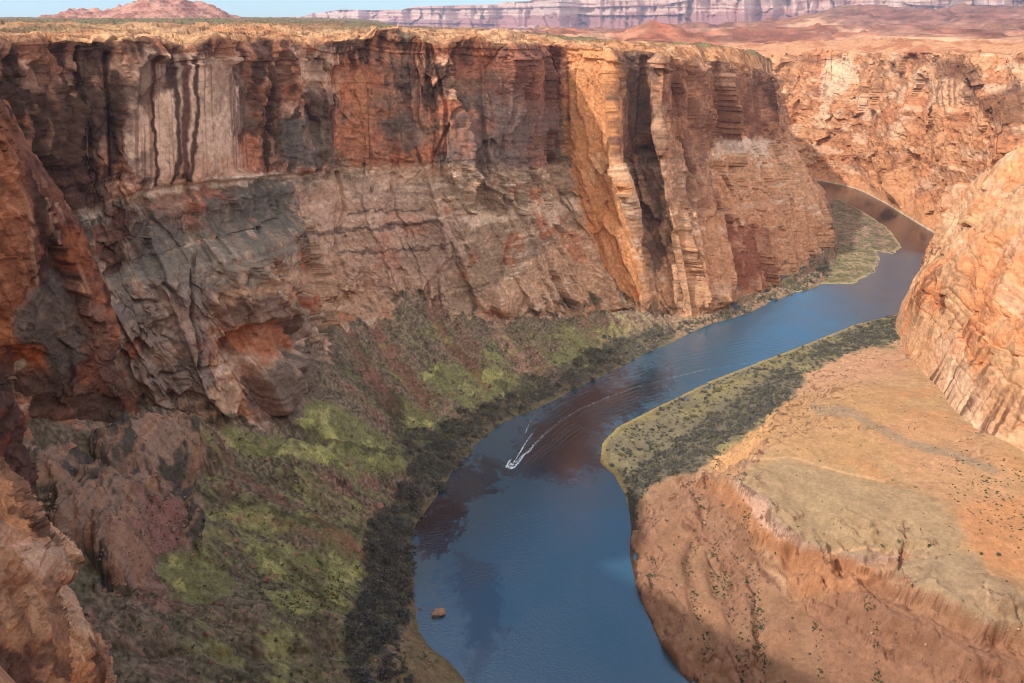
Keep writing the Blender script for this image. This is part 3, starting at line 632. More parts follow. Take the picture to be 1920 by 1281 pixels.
    def st(pts, col, k, f):
        nonlocal c
        c = mix(c, col, sstep(-f, f, inpoly(jx, jy, pts)) * k)
    st([(1378,900),(1400,872),(1470,858),(1560,885),(1640,905),(1760,930),(1850,970),(1830,1010),(1760,1035),(1690,1040),(1640,1048),(1560,1040),(1490,1005),(1455,975),(1440,940)], lin(192,160,118), .85, 6)
    st([(1680,1075),(1700,1050),(1780,1030),(1830,1040),(1860,1080),(1920,1110),(1940,1165),(1860,1165),(1800,1130),(1730,1105)], lin(188,158,120), .8, 6)
    st([(1440,770),(1560,700),(1660,720),(1700,760),(1720,800),(1700,860),(1560,870),(1480,850),(1420,830)], lin(206,158,106), .8, 14)
    st([(1480,700),(1600,660),(1690,655),(1700,700),(1600,720),(1520,745)], lin(212,160,122), .8, 12)
    st([(1640,800),(1760,780),(1880,840),(1920,900),(1920,1050),(1850,1040),(1780,950),(1690,890)], lin(212,158,110), .7, 16)
    st([(1790,960),(1920,930),(1940,1090),(1850,1060)], lin(222,148,92), .6, 14)
    st([(1290,900),(1380,905),(1450,990),(1560,1045),(1640,1060),(1640,1110),(1500,1120),(1420,1010),(1340,950)], lin(208,142,94), .75, 10)
    st([(1365,905),(1378,900),(1440,945),(1455,978),(1520,1030),(1500,1035),(1430,990)], lin(222,176,146), .8, 6)
    st([(1520,1180),(1600,1110),(1650,1085),(1740,1110),(1830,1160),(1940,1185),(1940,1300),(1560,1300)], lin(190,130,92), .6, 14)
    st([(1310,860),(1380,800),(1460,775),(1420,850),(1350,890)], lin(232,176,116), .75, 10)
    dd = linedist(jx, jy, [(1530,765),(1600,775),(1640,800),(1700,830),(1780,850),(1860,880)]); c = mix(c, lin(176,150,120), (1 - sstep(3, 12, dd)) * .75)
    dd = linedist(jx, jy, [(1378,898),(1440,945),(1460,985),(1530,1030),(1600,1046),(1690,1050)]); c = mix(c, lin(196,160,140), (1 - sstep(2, 8, dd)) * .6)
    for t in ([(1400,862),(1480,855),(1560,880),(1660,905)],[(1560,1038),(1620,1030),(1690,1035)],[(1850,1100),(1850,1130),(1880,1150)]):
        c = mix(c, lin(226,178,128), (1 - sstep(1.0, 3.0, linedist(px0 + 3 * q, py0 + 2 * q, t))) * .7)
    st([(1180,985),(1240,895),(1295,890),(1385,965),(1455,1100),(1520,1150),(1600,1115),(1700,1140),(1920,1240),(1920,1420),(1180,1420)], lin(180,130,100), .7, 12)
    c = mix(c, lin(128,84,62), slick * sstep(.35, .6, np.abs(vnoise(zz / .8, X / 120, seed=216)) * sstep(-.2, .4, q2)) * .55)
    # bank: mud, reeds and yellow grass in the shallows
    bk = low
    c = mix(c, lin(146,136,106), bk * .92); c = mix(c, lin(172,156,96), bk * sstep(.0, .5, q + .3 * q2) * .5)
    c = mix(c, lin(186,160,96), (1 - sstep(2, 5, dsh)) * bk * .8)
    st([(1180,975),(1176,925),(1180,895),(1210,868),(1262,838),(1300,800),(1400,735),(1478,692),(1505,700),(1485,742),(1425,792),(1352,835),(1296,884),(1245,890),(1205,930)], lin(138,126,104), .85, 8)
    st([(1290,745),(1370,705),(1400,715),(1340,750)], lin(176,158,92), .5, 6)
    c = c * (1 + .10 * q3 + .08 * q2)[..., None]
    wr = (1 - sstep(.3, 1.6, Z2)) * (1 - low * 0) * ((py0 > 960))
    c = mix(c, lin(70,58,50), wr * .7)                        # darker line at the water
    keep = (Z2[:-1, :-1] > -5) | (Z2[1:, 1:] > -5)
    P = np.stack([X, Y, Z2], -1)
    mesh_obj('slickrock_bench', P, grid_faces(len(x), len(y), keep), M_BENCH, c, kind='structure', gain=.74, contr=.45)
    return dict(P=P, px=px0, py=py0, low=low, slick=slick, wat=wat, dsh=dsh, x=x, y=y, Z=Z2, apron=apron, q=q)
bench = build_bench()

def bench_z(x, y):
    i = np.clip(np.searchsorted(bench['x'], x) - 1, 0, len(bench['x']) - 1); j = np.clip(np.searchsorted(bench['y'], y) - 1, 0, len(bench['y']) - 1)
    return bench['Z'][i, j]

# ------------------------------------------------------------------ the dome of rock inside the bend
def build_dome():
    foot = [(900,1000,-2),(700,880,-2),(560,800,-2),(480,745,-1),(425,690,2)]
    foot += [tuple(at_z(*p)) for p in ((1690,652,13),(1712,690,20),(1748,735,28),(1790,775,38),(1832,806,45),(1880,830,50),(1930,850,54),(2050,890,57),(2250,950,58),(2500,1000,58))]
    foot = np.array(foot)
    t = np.concatenate([[0], np.cumsum(np.linalg.norm(np.diff(foot[:, :2], axis=0), axis=1))])
    NU = 900
    us = np.interp(np.linspace(0, 1, NU), [0, .12, .9, 1], [0, t[4] - 20, t[-3], t[-1]])
    F = pchip(t, foot, us); F = blur(F, 12, 0)
    tg = np.gradient(F[:, :2], axis=0); tg /= np.linalg.norm(tg, axis=1, keepdims=True)
    nin = np.stack([-tg[:, 1], tg[:, 0]], 1)
    if nin[NU // 2, 0] < 0: nin = -nin
    prof = np.array([(-6,-9),(0,0),(3,18),(6,46),(10,74),(15,100),(23,122),(32,142),(47,166),(74,192),(116,212),(190,226),(300,234),(420,238)], float)
    k = np.concatenate([np.linspace(i, i + 1, n, endpoint=False) for i, n in enumerate((12,30,50,70,70,60,70,70,60,60,40,30,12))] + [[13.0]])
    pr = pchip(np.arange(14), prof, k); NV = len(k)
    P = np.zeros((NU, NV, 3)); base = F[:, 2]
    P[..., 0] = F[:, None, 0] + nin[:, None, 0] * pr[None, :, 0]; P[..., 1] = F[:, None, 1] + nin[:, None, 1] * pr[None, :, 0]
    P[..., 2] = base[:, None] * np.exp(-pr[None, :, 1] / 120) + pr[None, :, 1]
    S = np.repeat(us[:, None], NV, 1).astype(np.float32); X, Y, Z = [P[..., i].astype(np.float32) for i in range(3)]
    n = grid_normals(P); sg = np.sign(n[NU // 2, NV // 3, 0]); n *= -sg
    q = fbm(X / 40, Y / 40, Z / 40, oct=4, seed=300); q2 = fbm(X / 9, Y / 9, Z / 9, oct=5, seed=301)
    zw = Z + 9 * q + .12 * X
    st = 1 - sstep(.5, .9, np.abs(n[..., 2]))
    crk = ridged(X / 70 + .2 * q, Y / 70 + Z / 60, oct=3, seed=305)
    qa = 3 * fbm(S / 20, Z / 20, oct=3, seed=320); qb = fbm(S / 5, Z / 5, oct=3, seed=321)
    fa, ea = facets(S + qa, Z * 1.3 + qa, 36, 40, 322, .45, .07, .3); fb, eb = facets(S + qa + qb, Z * 1.3 + qb, 13, 12, 323, .5, .09, .3); fc, ec = facets(S + qb, Z * 1.3, 4.5, 4, 324, .6, .12, .2)
    led = np.floor(zw / 13.0) * 0 + sstep(.0, .25, (zw / 17.0) % 1.0)
    D = fbm(S / 60, Z / 60, oct=3, seed=302) * 6 + fa * .5 + fb * .16 + fc * .3 * sstep(.1, .5, q) + 1.6 * (led - .5) + vnoise(zw / 2.6, S / 120, seed=304) * .5 + q2 * .35
    D += -1.2 * (1 - sstep(0, .05, ea)) - 3.0 * sstep(.86, .95, crk)
    D *= (sstep(0.5, 2.2, k) * (.3 + .7 * sstep(2.2, 4.2, k)))[None, :] 
    P2 = P + n * D[..., None]
    px, py = project(P)
    c = np.broadcast_to(lin(218,164,116), P.shape).copy()
    c = mix(c, lin(228,146,90), sstep(-.1, .4, q + .3 * q2) * .8)
    c = mix(c, lin(230,186,148), sstep(.1, .5, fbm(X / 55, Y / 55, Z / 20, oct=3, seed=310)) * .45)
    c = c * (1 + .09 * vnoise(zw / 2.4, S / 120, seed=311) + .1 * q2)[..., None]
    lowr = sstep(1.0, 1.15, k)[None, :] * (1 - sstep(2.0, 3.1, k[None, :] + .8 * q + .4 * q2))
    strk = fbm(S / 4.5, Z / 90, oct=5, seed=312) * .7 + .5 * fbm(S / 18, Z / 60, oct=2, seed=318)
    c = mix(c, lin(232,198,166), lowr * sstep(1735, 1760, px) * (1 - sstep(1830, 1860, px)) * .4)
    c = mix(c, lin(128,84,64), lowr * sstep(.05, .4, strk + .25 * q + .05) * .75 * sstep(1700, 1740, px))
    top = sstep(2.2, 3.2, k)[None, :] * (1 - sstep(4.2, 5.4, k[None, :] + .6 * q))
    c = mix(c, lin(150,96,68), top * sstep(.0, .4, fbm(X / 8, Y / 8, Z / 16, oct=4, seed=313)) * .7 * (px < 1850))
    c = mix(c, lin(226,184,146), (1 - sstep(1.0, 1.1, k))[None, :] * .4)
    c = mix(c, lin(130,80,58), sstep(.86, .94, crk) * .6); c = c * (1 + .22 * fbm(X / 3, Y / 3, Z / 2, oct=4, seed=325))[..., None]
    mesh_obj('rock_dome', P2, grid_faces(NU, NV), M_BENCH, c, kind='structure', gain=.82, contr=.4)
build_dome()

# ------------------------------------------------------------------ the far canyon wall round the bend
def build_far_wall():
    cols = [(1300,312,295,205,108),(1400,323,303,208,106),(1460,330,308,207,103),(1515,336,314,205,100),(1600,353,322,202,98),(1650,376,336,203,97),(1700,406,352,205,98),(1745,433,370,208,99),
            (1800,462,392,214,100),(1880,500,420,224,103),(1960,540,445,236,106),(2200,640,500,250,112)]
    T = np.zeros((len(cols), 8, 3))
    for i, (px, a, b, c, d) in enumerate(cols):
        d0 = np.hypot(*at_z(px, a, 0)[:2]); q = .75 + .25 * (d0 > 1000)
        T[i] = [(px, a, d0), (px, b, d0 + 34 * q), (px, c, d0 + 88 * q), (px, d, d0 + 140 * q), (px, d - 7, d0 + 210), (px, d - 18, d0 + 420), (px, d - 22, d0 + 800), (px, d + 20, d0 + 1100)]
    NU = 900; us = np.linspace(1300, 2150, NU)
    R = pchip([c[0] for c in cols], T, us)
    prot = np.interp(us, [1300,1440,1475,1500,1530,1560,1600,1640,1680,1700,1760,1800,1850,1900,2000,2150], [0,5,-10,4,-12,4,-6,8,-4,6,-8,4,-12,6,-6,0])
    for r, w in ((1, .3), (2, .8), (3, 1)): R[:, r, 2] += prot * w
    R[:, 3, 1] += 3.2 * fbm(us / 18, us * 0, oct=4, seed=400)
    W = at_d(R[..., 0], R[..., 1], R[..., 2])
    u0 = W[:, 0].copy(); dr = u0 / np.linalg.norm(u0[:, :2], axis=1, keepdims=True); u0 = u0 - dr * 20; u0[:, 2] = -6
    W = np.concatenate([u0[:, None], W], 1)
    rows = []; k = []
    for r, n in enumerate((6, 80, 180, 170, 30, 20, 12, 8)):
        t = np.linspace(0, 1, n, endpoint=False); rows.append(W[:, r][:, None] * (1 - t)[None, :, None] + W[:, r + 1][:, None] * t[None, :, None]); k.append(r - 1 + t)
    rows.append(W[:, -1:]); k.append([7.0]); P = np.concatenate(rows, 1); k = np.concatenate(k)
    P = blur(P, 3, 1); NV = P.shape[1]
    s = np.concatenate([[0], np.cumsum(np.hypot(*np.diff(W[:, 1, :2], axis=0).T))]); S = np.repeat(s[:, None], NV, 1).astype(np.float32)
    X, Y, Z = [P[..., i].astype(np.float32) for i in range(3)]; px, py = project(P)
    n = grid_normals(P); n *= -np.sign(n[NU // 3, 120, 1]); n[..., 2] *= .2; n /= np.linalg.norm(n, axis=-1, keepdims=True)
    K = np.repeat(k[None], NU, 0)
    cl = sstep(.1, .9, K) * (1 - sstep(2.97, 3.1, K))
    q = fbm(X / 50, Y / 50, Z / 40, oct=4, seed=401); q2 = fbm(X / 11, Y / 11, Z / 11, oct=5, seed=402)
    zw = Z + 8 * fbm(X / 110, Y / 110, oct=2, seed=403) ; sw = S + 9 * fbm(S / 40, Z / 60, oct=3, seed=404) - .45 * Z
    qa = 5 * fbm(S / 30, Z / 30, oct=3, seed=420)
    fa, ea = facets(sw + qa, Z + qa, 52, 70, 405, .5, .10, .2); fb, eb = facets(sw + qa, zw, 19, 22, 406, .6, .12, .3); fc, ec = facets(S + .3 * qa, zw, 7.5, 7, 408, .7, .14, .2)
    D = fbm(S / 120, Z / 300, oct=3, seed=407) * 12 + fa * .7 + fb * .42 + fc * .45 + q2 * .9 + vnoise(zw / 13, S / 300, seed=409) * 2 + np.sign(vnoise(zw / 6, S / 200, seed=410)) * .3
    D -= 5 * sstep(.8, .95, ridged(sw / 60, Z / 300, oct=3, seed=411))
    P2 = P + n * (D * cl)[..., None]
    P2[..., 2] += np.where(K > 3.05, fbm(X / 50, Y / 50, oct=4, seed=412) * 7 * sstep(3.05, 4, K), 0) + (K < 1) * sstep(0, .3, K) * q2 * 3
    c = np.broadcast_to(lin(224,164,116), P.shape).copy()
    c = mix(c, lin(216,146,98), sstep(-.2, .4, q) * .8); c = mix(c, lin(236,198,162), sstep(.15, .5, fbm(X / 45, Y / 45, Z / 14, oct=3, seed=413)) * .6)
    c = mix(c, lin(160,108,82), sstep(.2, .5, fbm(X / 24, Y / 24, Z / 18, oct=4, seed=414) + .25 * sstep(2.0, 2.4, K) - .1) * .5 * cl)
    c = c * (1 + .08 * vnoise(zw / 4, S / 200, seed=415) * cl + .15 * fbm(X / 6, Y / 6, Z / 5, oct=4, seed=418) * cl)[..., None]
    jx = px + 6 * q2 + 5 * q; jy = py + 4 * q2
    def st(pts, col, kk, f):
        nonlocal c
        c = mix(c, col, sstep(-f, f, inpoly(jx, jy, pts)) * kk)
    st([(1548,115),(1600,102),(1610,150),(1570,190),(1545,230),(1540,160)], lin(238,206,172), .75, 5)
    st([(1740,115),(1780,108),(1840,125),(1850,160),(1800,150),(1755,150)], lin(120,84,66), .55, 9)
    st([(1745,150),(1820,150),(1830,200),(1740,200)], lin(230,188,146), .55, 8)
    stk = fbm(S / 5, Z / 90, oct=3, seed=416); c = mix(c, lin(140,96,74), sstep(.0, .3, stk) * .6 * sstep(-3, 3, inpoly(jx, jy, [(1750,150),(1830,150),(1840,200),(1750,200)])))
    st([(1840,190),(1925,160),(1930,235),(1870,235)], lin(110,74,58), .6, 8)
    c = mix(c, lin(230,164,112), (1 - sstep(.6, 1.2, K + .3 * q)) * .6); c = mix(c, lin(214,190,160), (1 - sstep(.03, .09, K)) * .9)
    top = sstep(2.96, 3.05, K); c = mix(c, mix(np.broadcast_to(lin(220,160,114), P.shape).copy(), lin(196,120,80), sstep(-.1, .4, fbm(X / 40, Y / 90, oct=4, seed=417)) * .7), top)
    c = c * np.array([.88, .82, .78])
    mesh_obj('far_canyon_wall', P2, grid_faces(NU, NV), M_FAR, c, kind='structure', gain=.92)
build_far_wall()

# ------------------------------------------------------------------ desert beyond the canyon, hill and mesas on the horizon
def build_desert():
    pxs = [300,600,800,1000,1150,1190,1225,1275,1340,1450,1600,1750,1920,2300]
    ds = [1750,1850,2000,2600,3400,4500,6000,9500]
    tab = [[80,70,66,62,60,58,57,57],[80,70,66,62,60,58,57,57],[90,74,67,64,62,61,60,60],[100,84,74,68,65,63,61,60],[112,94,82,72,68,65,62,60],[116,97,84,58,62,62,60,58],[118,100,86,44,52,60,58,58],[120,102,90,54,56,58,56,56],
           [122,104,95,72,62,56,53,53],[125,108,92,74,60,50,46,48],[125,105,86,72,55,37,20,28],[125,104,84,70,52,38,24,30],[125,104,84,70,50,34,17,26],[125,104,84,70,48,32,14,26]]
    NU, NV = 620, 420
    us = np.linspace(300, 2300, NU); dd = np.exp(np.linspace(math.log(1750), math.log(9500), NV))
    A = pchip(pxs, np.array(tab, float), us); B = pchip(ds, A.T, dd).T
    U, Dd = np.meshgrid(us, dd, indexing='ij')
    P = at_d(U, B, Dd); X, Y = P[..., 0].astype(np.float32), P[..., 1].astype(np.float32)
    q = fbm(X / 320, Y / 320, oct=6, seed=500); rg = ridged(X / 420, Y / 420, oct=5, seed=501)
    ter = P[..., 2] + (q * 20 + (rg - .5) * 46) * np.clip(Dd / 3500, .35, 1.6)
    st = 12.0; tz = np.floor(ter / st) * st + st * sstep(.25, .6, (ter / st) % 1.0)
    P[..., 2] = tz * .6 + ter * .4
    q2 = fbm(X / 60, Y / 60, oct=5, seed=502)
    c = np.broadcast_to(lin(206,144,106), P.shape).copy()
    c = mix(c, lin(186,112,82), sstep(-.2, .4, q + .3 * q2) * .8); c = mix(c, lin(226,178,138), sstep(.2, .6, fbm(X / 200, Y / 400, oct=4, seed=503)) * .7)
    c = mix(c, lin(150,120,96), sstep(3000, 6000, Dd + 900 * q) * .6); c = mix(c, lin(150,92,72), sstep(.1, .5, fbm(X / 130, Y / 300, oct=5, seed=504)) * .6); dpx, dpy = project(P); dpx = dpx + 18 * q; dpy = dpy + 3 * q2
    for pts, cc, k in (([(1360,60),(1500,56),(1600,70),(1590,90),(1480,98),(1380,100)], lin(160,96,74), .7), ([(1540,30),(1620,16),(1940,14),(1940,64),(1700,68),(1600,56)], lin(156,106,92), .65), ([(1560,70),(1930,68),(1930,96),(1560,96)], lin(224,172,130), .7), ([(1150,62),(1230,38),(1320,56),(1340,92),(1180,92)], lin(186,112,80), .6)):
        c = mix(c, cc, sstep(-5, 5, inpoly(dpx, dpy, pts)) * k)
    c = c * (1 + .4 * q2)[..., None] * np.array([.84, .78, .76])
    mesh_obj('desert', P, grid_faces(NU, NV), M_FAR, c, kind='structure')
build_desert()

def build_hill():
    sil = [(60,36),(85,26),(120,22),(133,17),(160,19),(200,13),(225,8),(250,-2),(275,-10),(300,-14),(345,-12),(372,2),(395,6),(420,18),(432,27),(470,33),(505,35)]
    NU, NV = 500, 260
    us = np.linspace(50, 520, NU); t = np.linspace(0, 1, NV)
    topy = np.interp(us, [p[0] for p in sil], [p[1] for p in sil]); topy = blur(topy, 6, 0)
    d = 3300 + 1500 * t
    U, D = np.meshgrid(us, d, indexing='ij')
    top = at_d(us, topy, 4000)[:, 2]; bz = 250.0
    sh = np.interp(t, [0, .12, .3, .42, .5, .62, 1], [0, .12, .5, .82, 1, .85, 0])
    P = at_d(U, 40 + 0 * U, D); X, Y = P[..., 0], P[..., 1]
    gull = ridged(X / 190, Y / 260, oct=5, seed=520); q = fbm(X / 60, Y / 60, oct=5, seed=521)
    hh = np.maximum(top - bz, 0)[:, None] * sh[None]
    P[..., 2] = bz + hh * (.76 + .34 * gull) + q * 10 * np.clip(hh / 60, 0, 1)
    ter = P[..., 2]; st = 16.0; P[..., 2] = .5 * ter + .5 * (np.floor(ter / st) * st + st * sstep(.3, .7, (ter / st) % 1))
    c = np.broadcast_to(lin(206,152,128), P.shape).copy(); c = mix(c, lin(172,112,90), sstep(-.1, .4, q) * .7); c = mix(c, lin(226,178,154), sstep(.6, .9, gull) * .5)
    c = c * np.array([.82, .74, .72])
    mesh_obj('hill', P, grid_faces(NU, NV), M_FAR, c, kind='structure')
build_hill()

def build_mesa():
    sil = [(250,40),(380,35),(430,32),(500,32.5),(572,31),(580,25),(600,24),(640,18),(700,19.5),(752,19),(758,17),(775,12.5),(800,12),(880,9.5),(935,8),(943,3.5),(990,2.5),(1010,-3),(1120,-6),(1300,-12),(1500,-16),(1800,-15),(2400,-14)]
    NU = 1500; us = np.linspace(250, 2400, NU)
    ty = np.interp(us, [p[0] for p in sil], [p[1] for p in sil])
    dist = np.interp(us, [250,500,575,585,760,1000,1300,2400], [15000,14500,14000,12500,11500,10200,9300,8800])
    dist = dist + 520 * fbm(us / 55, us * 0, oct=4, seed=540) - 160 * ridged(us / 60, us * 0, oct=3, seed=541)
    by = np.interp(us, [250,600,800,1200,2400], [48,52,58,60,58])
    NV = [30, 60, 70, 14]; yb = by; yt = ty
    rows = []; k = []
    lay = [(yb + 14, 0), (yb, 350), (yb + (yt - yb) * .48, 820), (yt, 1020), (yt + 0.4, 3500)]
    W = [at_d(us, a, dist + b) for a, b in lay]
    for r, n in enumerate(NV):
        t = np.linspace(0, 1, n, endpoint=False)[None, :, None]; rows.append(W[r][:, None] * (1 - t) + W[r + 1][:, None] * t); k.append(r + t[0, :, 0])
    rows.append(W[-1][:, None]); k.append([4.0]); P = np.concatenate(rows, 1); k = np.concatenate(k); K = np.repeat(k[None], NU, 0)
    X, Y, Z = [P[..., i] for i in range(3)]
    U = np.repeat(us[:, None], len(k), 1)
    n = P.copy(); n[..., 2] = 0; n /= np.linalg.norm(n, axis=-1, keepdims=True)
    cl = sstep(.2, 1.2, K) * (1 - sstep(2.9, 3.1, K))
    zb = Z / 55 + .3 * fbm(U / 120, U * 0, seed=545)
    D = fbm(U / 34, Z / 700, oct=5, seed=542) * 170 + facets(U * 8 + 60 * fbm(U / 20, Z / 300, oct=3, seed=551), Z, 190, 300, 552, .8, .25)[0] + np.sign(vnoise(zb, U / 200, seed=543)) * 45 + vnoise(zb * 2.7, U / 90, seed=544) * 25
    P = P - n * (D * cl)[..., None]
    c = np.broadcast_to(lin(190,140,124), P.shape).copy()
    c = mix(c, lin(218,194,170), sstep(1.95, 2.1, K + .15 * fbm(U / 20, Z / 200, seed=547)))
    c = mix(c, lin(206,150,130), sstep(.1, .5, vnoise(zb * 1.9, U / 120, seed=548)) * .6)
    c = mix(c, lin(176,132,112), (1 - sstep(.7, 1.1, K + .1 * fbm(U / 12, Z / 100, seed=549))) * .7)
    c = mix(c, lin(216,192,166), ((np.hypot((U - 990) / 26, (K - .9) / .5)) < 1) * .7)
    c = c * np.array([.80, .67, .69])
    mesh_obj('mesa', P, grid_faces(NU, len(k)), M_FAR, c, kind='structure')
build_mesa()
# ------------------------------------------------------------------ spurs on the near left and the rim we stand on
def spur(name, sil, dsil, leftx, dleft, mat, seed, colf, amp=1.0, tall=1.0, NU=520, NV=420, back=30.0, cellm=20.0, flat=0.0):
    """a rock spur: its outline points (px,py) get the distances dsil; the face runs from there to the near left, the back curls away"""
    sil = np.array(sil, float); t = np.concatenate([[0], np.cumsum(np.hypot(*np.diff(sil, axis=0).T))]); tt = np.linspace(0, t[-1], NU)
    S = pchip(t, sil, tt); ds = pchip(t, np.array(dsil, float)[:, None], tt)[:, 0]
    dl = pchip(t, np.array(dleft, float)[:, None], tt)[:, 0]
    b = np.concatenate([np.linspace(-.35, 0, NV // 5, endpoint=False), np.linspace(0, 1, NV - NV // 5) ** 1.25])
    lx = np.interp(tt, [0, t[-1]], leftx)
    px = np.where(b[None] < 0, S[:, :1] + b[None] * 60 * (ds[:, None] / ds.max()) * 0 + b[None] * 40, S[:, :1] + (lx[:, None] - S[:, :1]) * np.maximum(b[None], 0))
    dd = np.where(b[None] < 0, ds[:, None] + back * (np.abs(b[None]) / .35) ** .8, ds[:, None] + (dl - ds)[:, None] * np.sin(np.clip(b[None], 0, 1) * math.pi / 2) ** .8)
    py = np.repeat(S[:, 1:2], NV, 1) - flat * np.maximum(b[None], 0)
    P = at_d(px, py, dd)
    P = blur(blur(P, 4, 0), 4, 1)
    X, Y, Z = [P[..., i].astype(np.float32) for i in range(3)]
    n = grid_normals(P); n *= np.sign(-(n[NU // 2, NV // 2] @ P[NU // 2, NV // 2]))
    q = fbm(X / cellm, Y / cellm, Z / cellm, oct=4, seed=seed); q2 = fbm(X / cellm * 4, Y / cellm * 4, Z / cellm * 4, oct=5, seed=seed + 1)
    U = np.repeat((tt / t[-1])[:, None], NV, 1)
    hgt = (X * .5 + Y * .5)
    zb = Z + .35 * hgt + .25 * cellm * q
    wq = cellm * .12 * q2 + cellm * .2 * q
    fa, ea = facets(hgt + wq, Z + wq, cellm * .9, cellm * 1.5 * tall, seed + 2, .6, .12, .35 / tall, .3); fb, eb = facets(hgt + wq, zb, cellm * .33, cellm * .42 * tall, seed + 3, .8, .14, .3 / tall, .35); fc, ec = facets(hgt + .4 * wq, zb, cellm * .12, cellm * .13 * tall, seed + 6, .8, .16, .2, .4)
    D = amp * (cellm * .22 * q + fa * .9 - .06 * cellm * (1 - sstep(0, .05, ea)) + fb * .8 + fc * .6 + cellm * (.02 * q2 + .02 * vnoise(zb / cellm * 6, hgt / cellm / 2, seed=seed + 4)))
    D = D * (1 - .75 * sstep(0, .3, -b))[None, :]
    P2 = P + n * D[..., None]
    pxx, pyy = project(P)
    c = colf(X, Y, Z, pxx, pyy, q, q2, zb)
    return mesh_obj(name, P2, grid_faces(NU, NV), mat, c, kind='structure', contr=.2)

def col_promontory(X, Y, Z, px, py, q, q2, zb):
    c = np.broadcast_to(lin(150,96,72), X.shape + (3,)).copy()
    c = mix(c, lin(194,118,74), sstep(-.1, .4, q + .3 * q2) * .8)
    st = fbm((X + Y) / 3, Z / 60, oct=4, seed=605)
    c = mix(c, lin(206,160,128), sstep(0, .4, st + .2 * q) * .6 * sstep(280, 400, py) * (1 - sstep(540, 580, py)))
    c = mix(c, lin(66,50,44), sstep(.15, .5, fbm(X / 12, Y / 12, Z / 30, oct=4, seed=606)) * .7)
    jx = px + 8 * q2 + 8 * q; jy = py + 6 * q2
    for pts, col, k, f in (([(-60,200),(20,230),(50,420),(60,560),(20,620),(-60,650)], lin(192,118,74), .7, 14), ([(60,550),(110,500),(150,560),(180,640),(120,700),(40,680),(20,600)], lin(122,110,98), .85, 10), ([(100,420),(150,430),(165,520),(120,500)], lin(196,110,64), .6, 8),
                           ([(20,640),(70,640),(90,700),(30,715)], lin(208,112,58), .85, 8), ([(150,560),(190,570),(260,760),(200,740)], lin(140,112,98), .7, 10), ([(0,690),(120,690),(260,800),(0,900)], lin(128,108,94), .7, 12)):
        c = mix(c, col, sstep(-f, f, inpoly(jx, jy, pts)) * k)
    return c * (1 + .2 * q2)[..., None]
spur('promontory_wall', [(-40,80),(-8,150),(30,215),(70,290),(112,350),(142,400),(160,455),(176,520),(203,600),(232,690),(264,756),(300,830),(340,900)],
     [350,350,350,351,351,352,353,354,357,360,366,374,384], (-420,-420), [285,285,285,286,288,290,294,298,306,316,330,345,360], M_WALL, 600, col_promontory, .6, tall=2.4, back=34, cellm=20)

def col_sliver(X, Y, Z, px, py, q, q2, zb):
    c = np.broadcast_to(lin(120,88,74), X.shape + (3,)).copy(); c = mix(c, lin(150,72,50), sstep(0, .4, q + .3 * q2) * .7); return c * (1 + .2 * q2)[..., None]
spur('near_left_wall', [(-60,560),(-20,630),(6,700),(22,740),(40,790),(44,826),(58,860),(70,930),(90,1000)], [272,272,272,272,272,272,272,270,268], (-260,-260), [235,235,235,235,235,235,235,235,235], M_WALL, 620, col_sliver, .5, NU=200, NV=200, back=20, cellm=12)

def col_fore(X, Y, Z, px, py, q, q2, zb):
    c = np.broadcast_to(lin(222,160,110), X.shape + (3,)).copy()
    c = mix(c, lin(216,138,84), sstep(-.1, .4, q) * .7); c = mix(c, lin(150,100,76), sstep(0, .4, vnoise(zb / 1.3, X / 5, seed=645) + .4 * q2) * .7)
    c = mix(c, lin(224,180,146), sstep(.1, .5, vnoise(zb / 2.6, Y / 6, seed=646)) * .5); c = mix(c, lin(96,70,58), sstep(.3, .6, fbm(X / 1.5, Y / 1.5, Z / 3, oct=4, seed=647)) * .6)
    return c * (1 + .22 * q2)[..., None]
spur('foreground_rock', [(-40,820),(0,886),(32,918),(62,972),(96,1012),(137,1062),(134,1086),(120,1098),(132,1120),(160,1160),(190,1206),(203,1245),(206,1290),(212,1360),(222,1450)],
     [52,50,49,47,46,44.5,44,44,43,41,39,37.5,36.5,35,33], (-420,-420), [34,33,32,31,30,29.5,29,29,28,27,26,25,24,23,22], M_NEAR, 640, col_fore, .8, NU=560, NV=460, back=9, cellm=4.2)

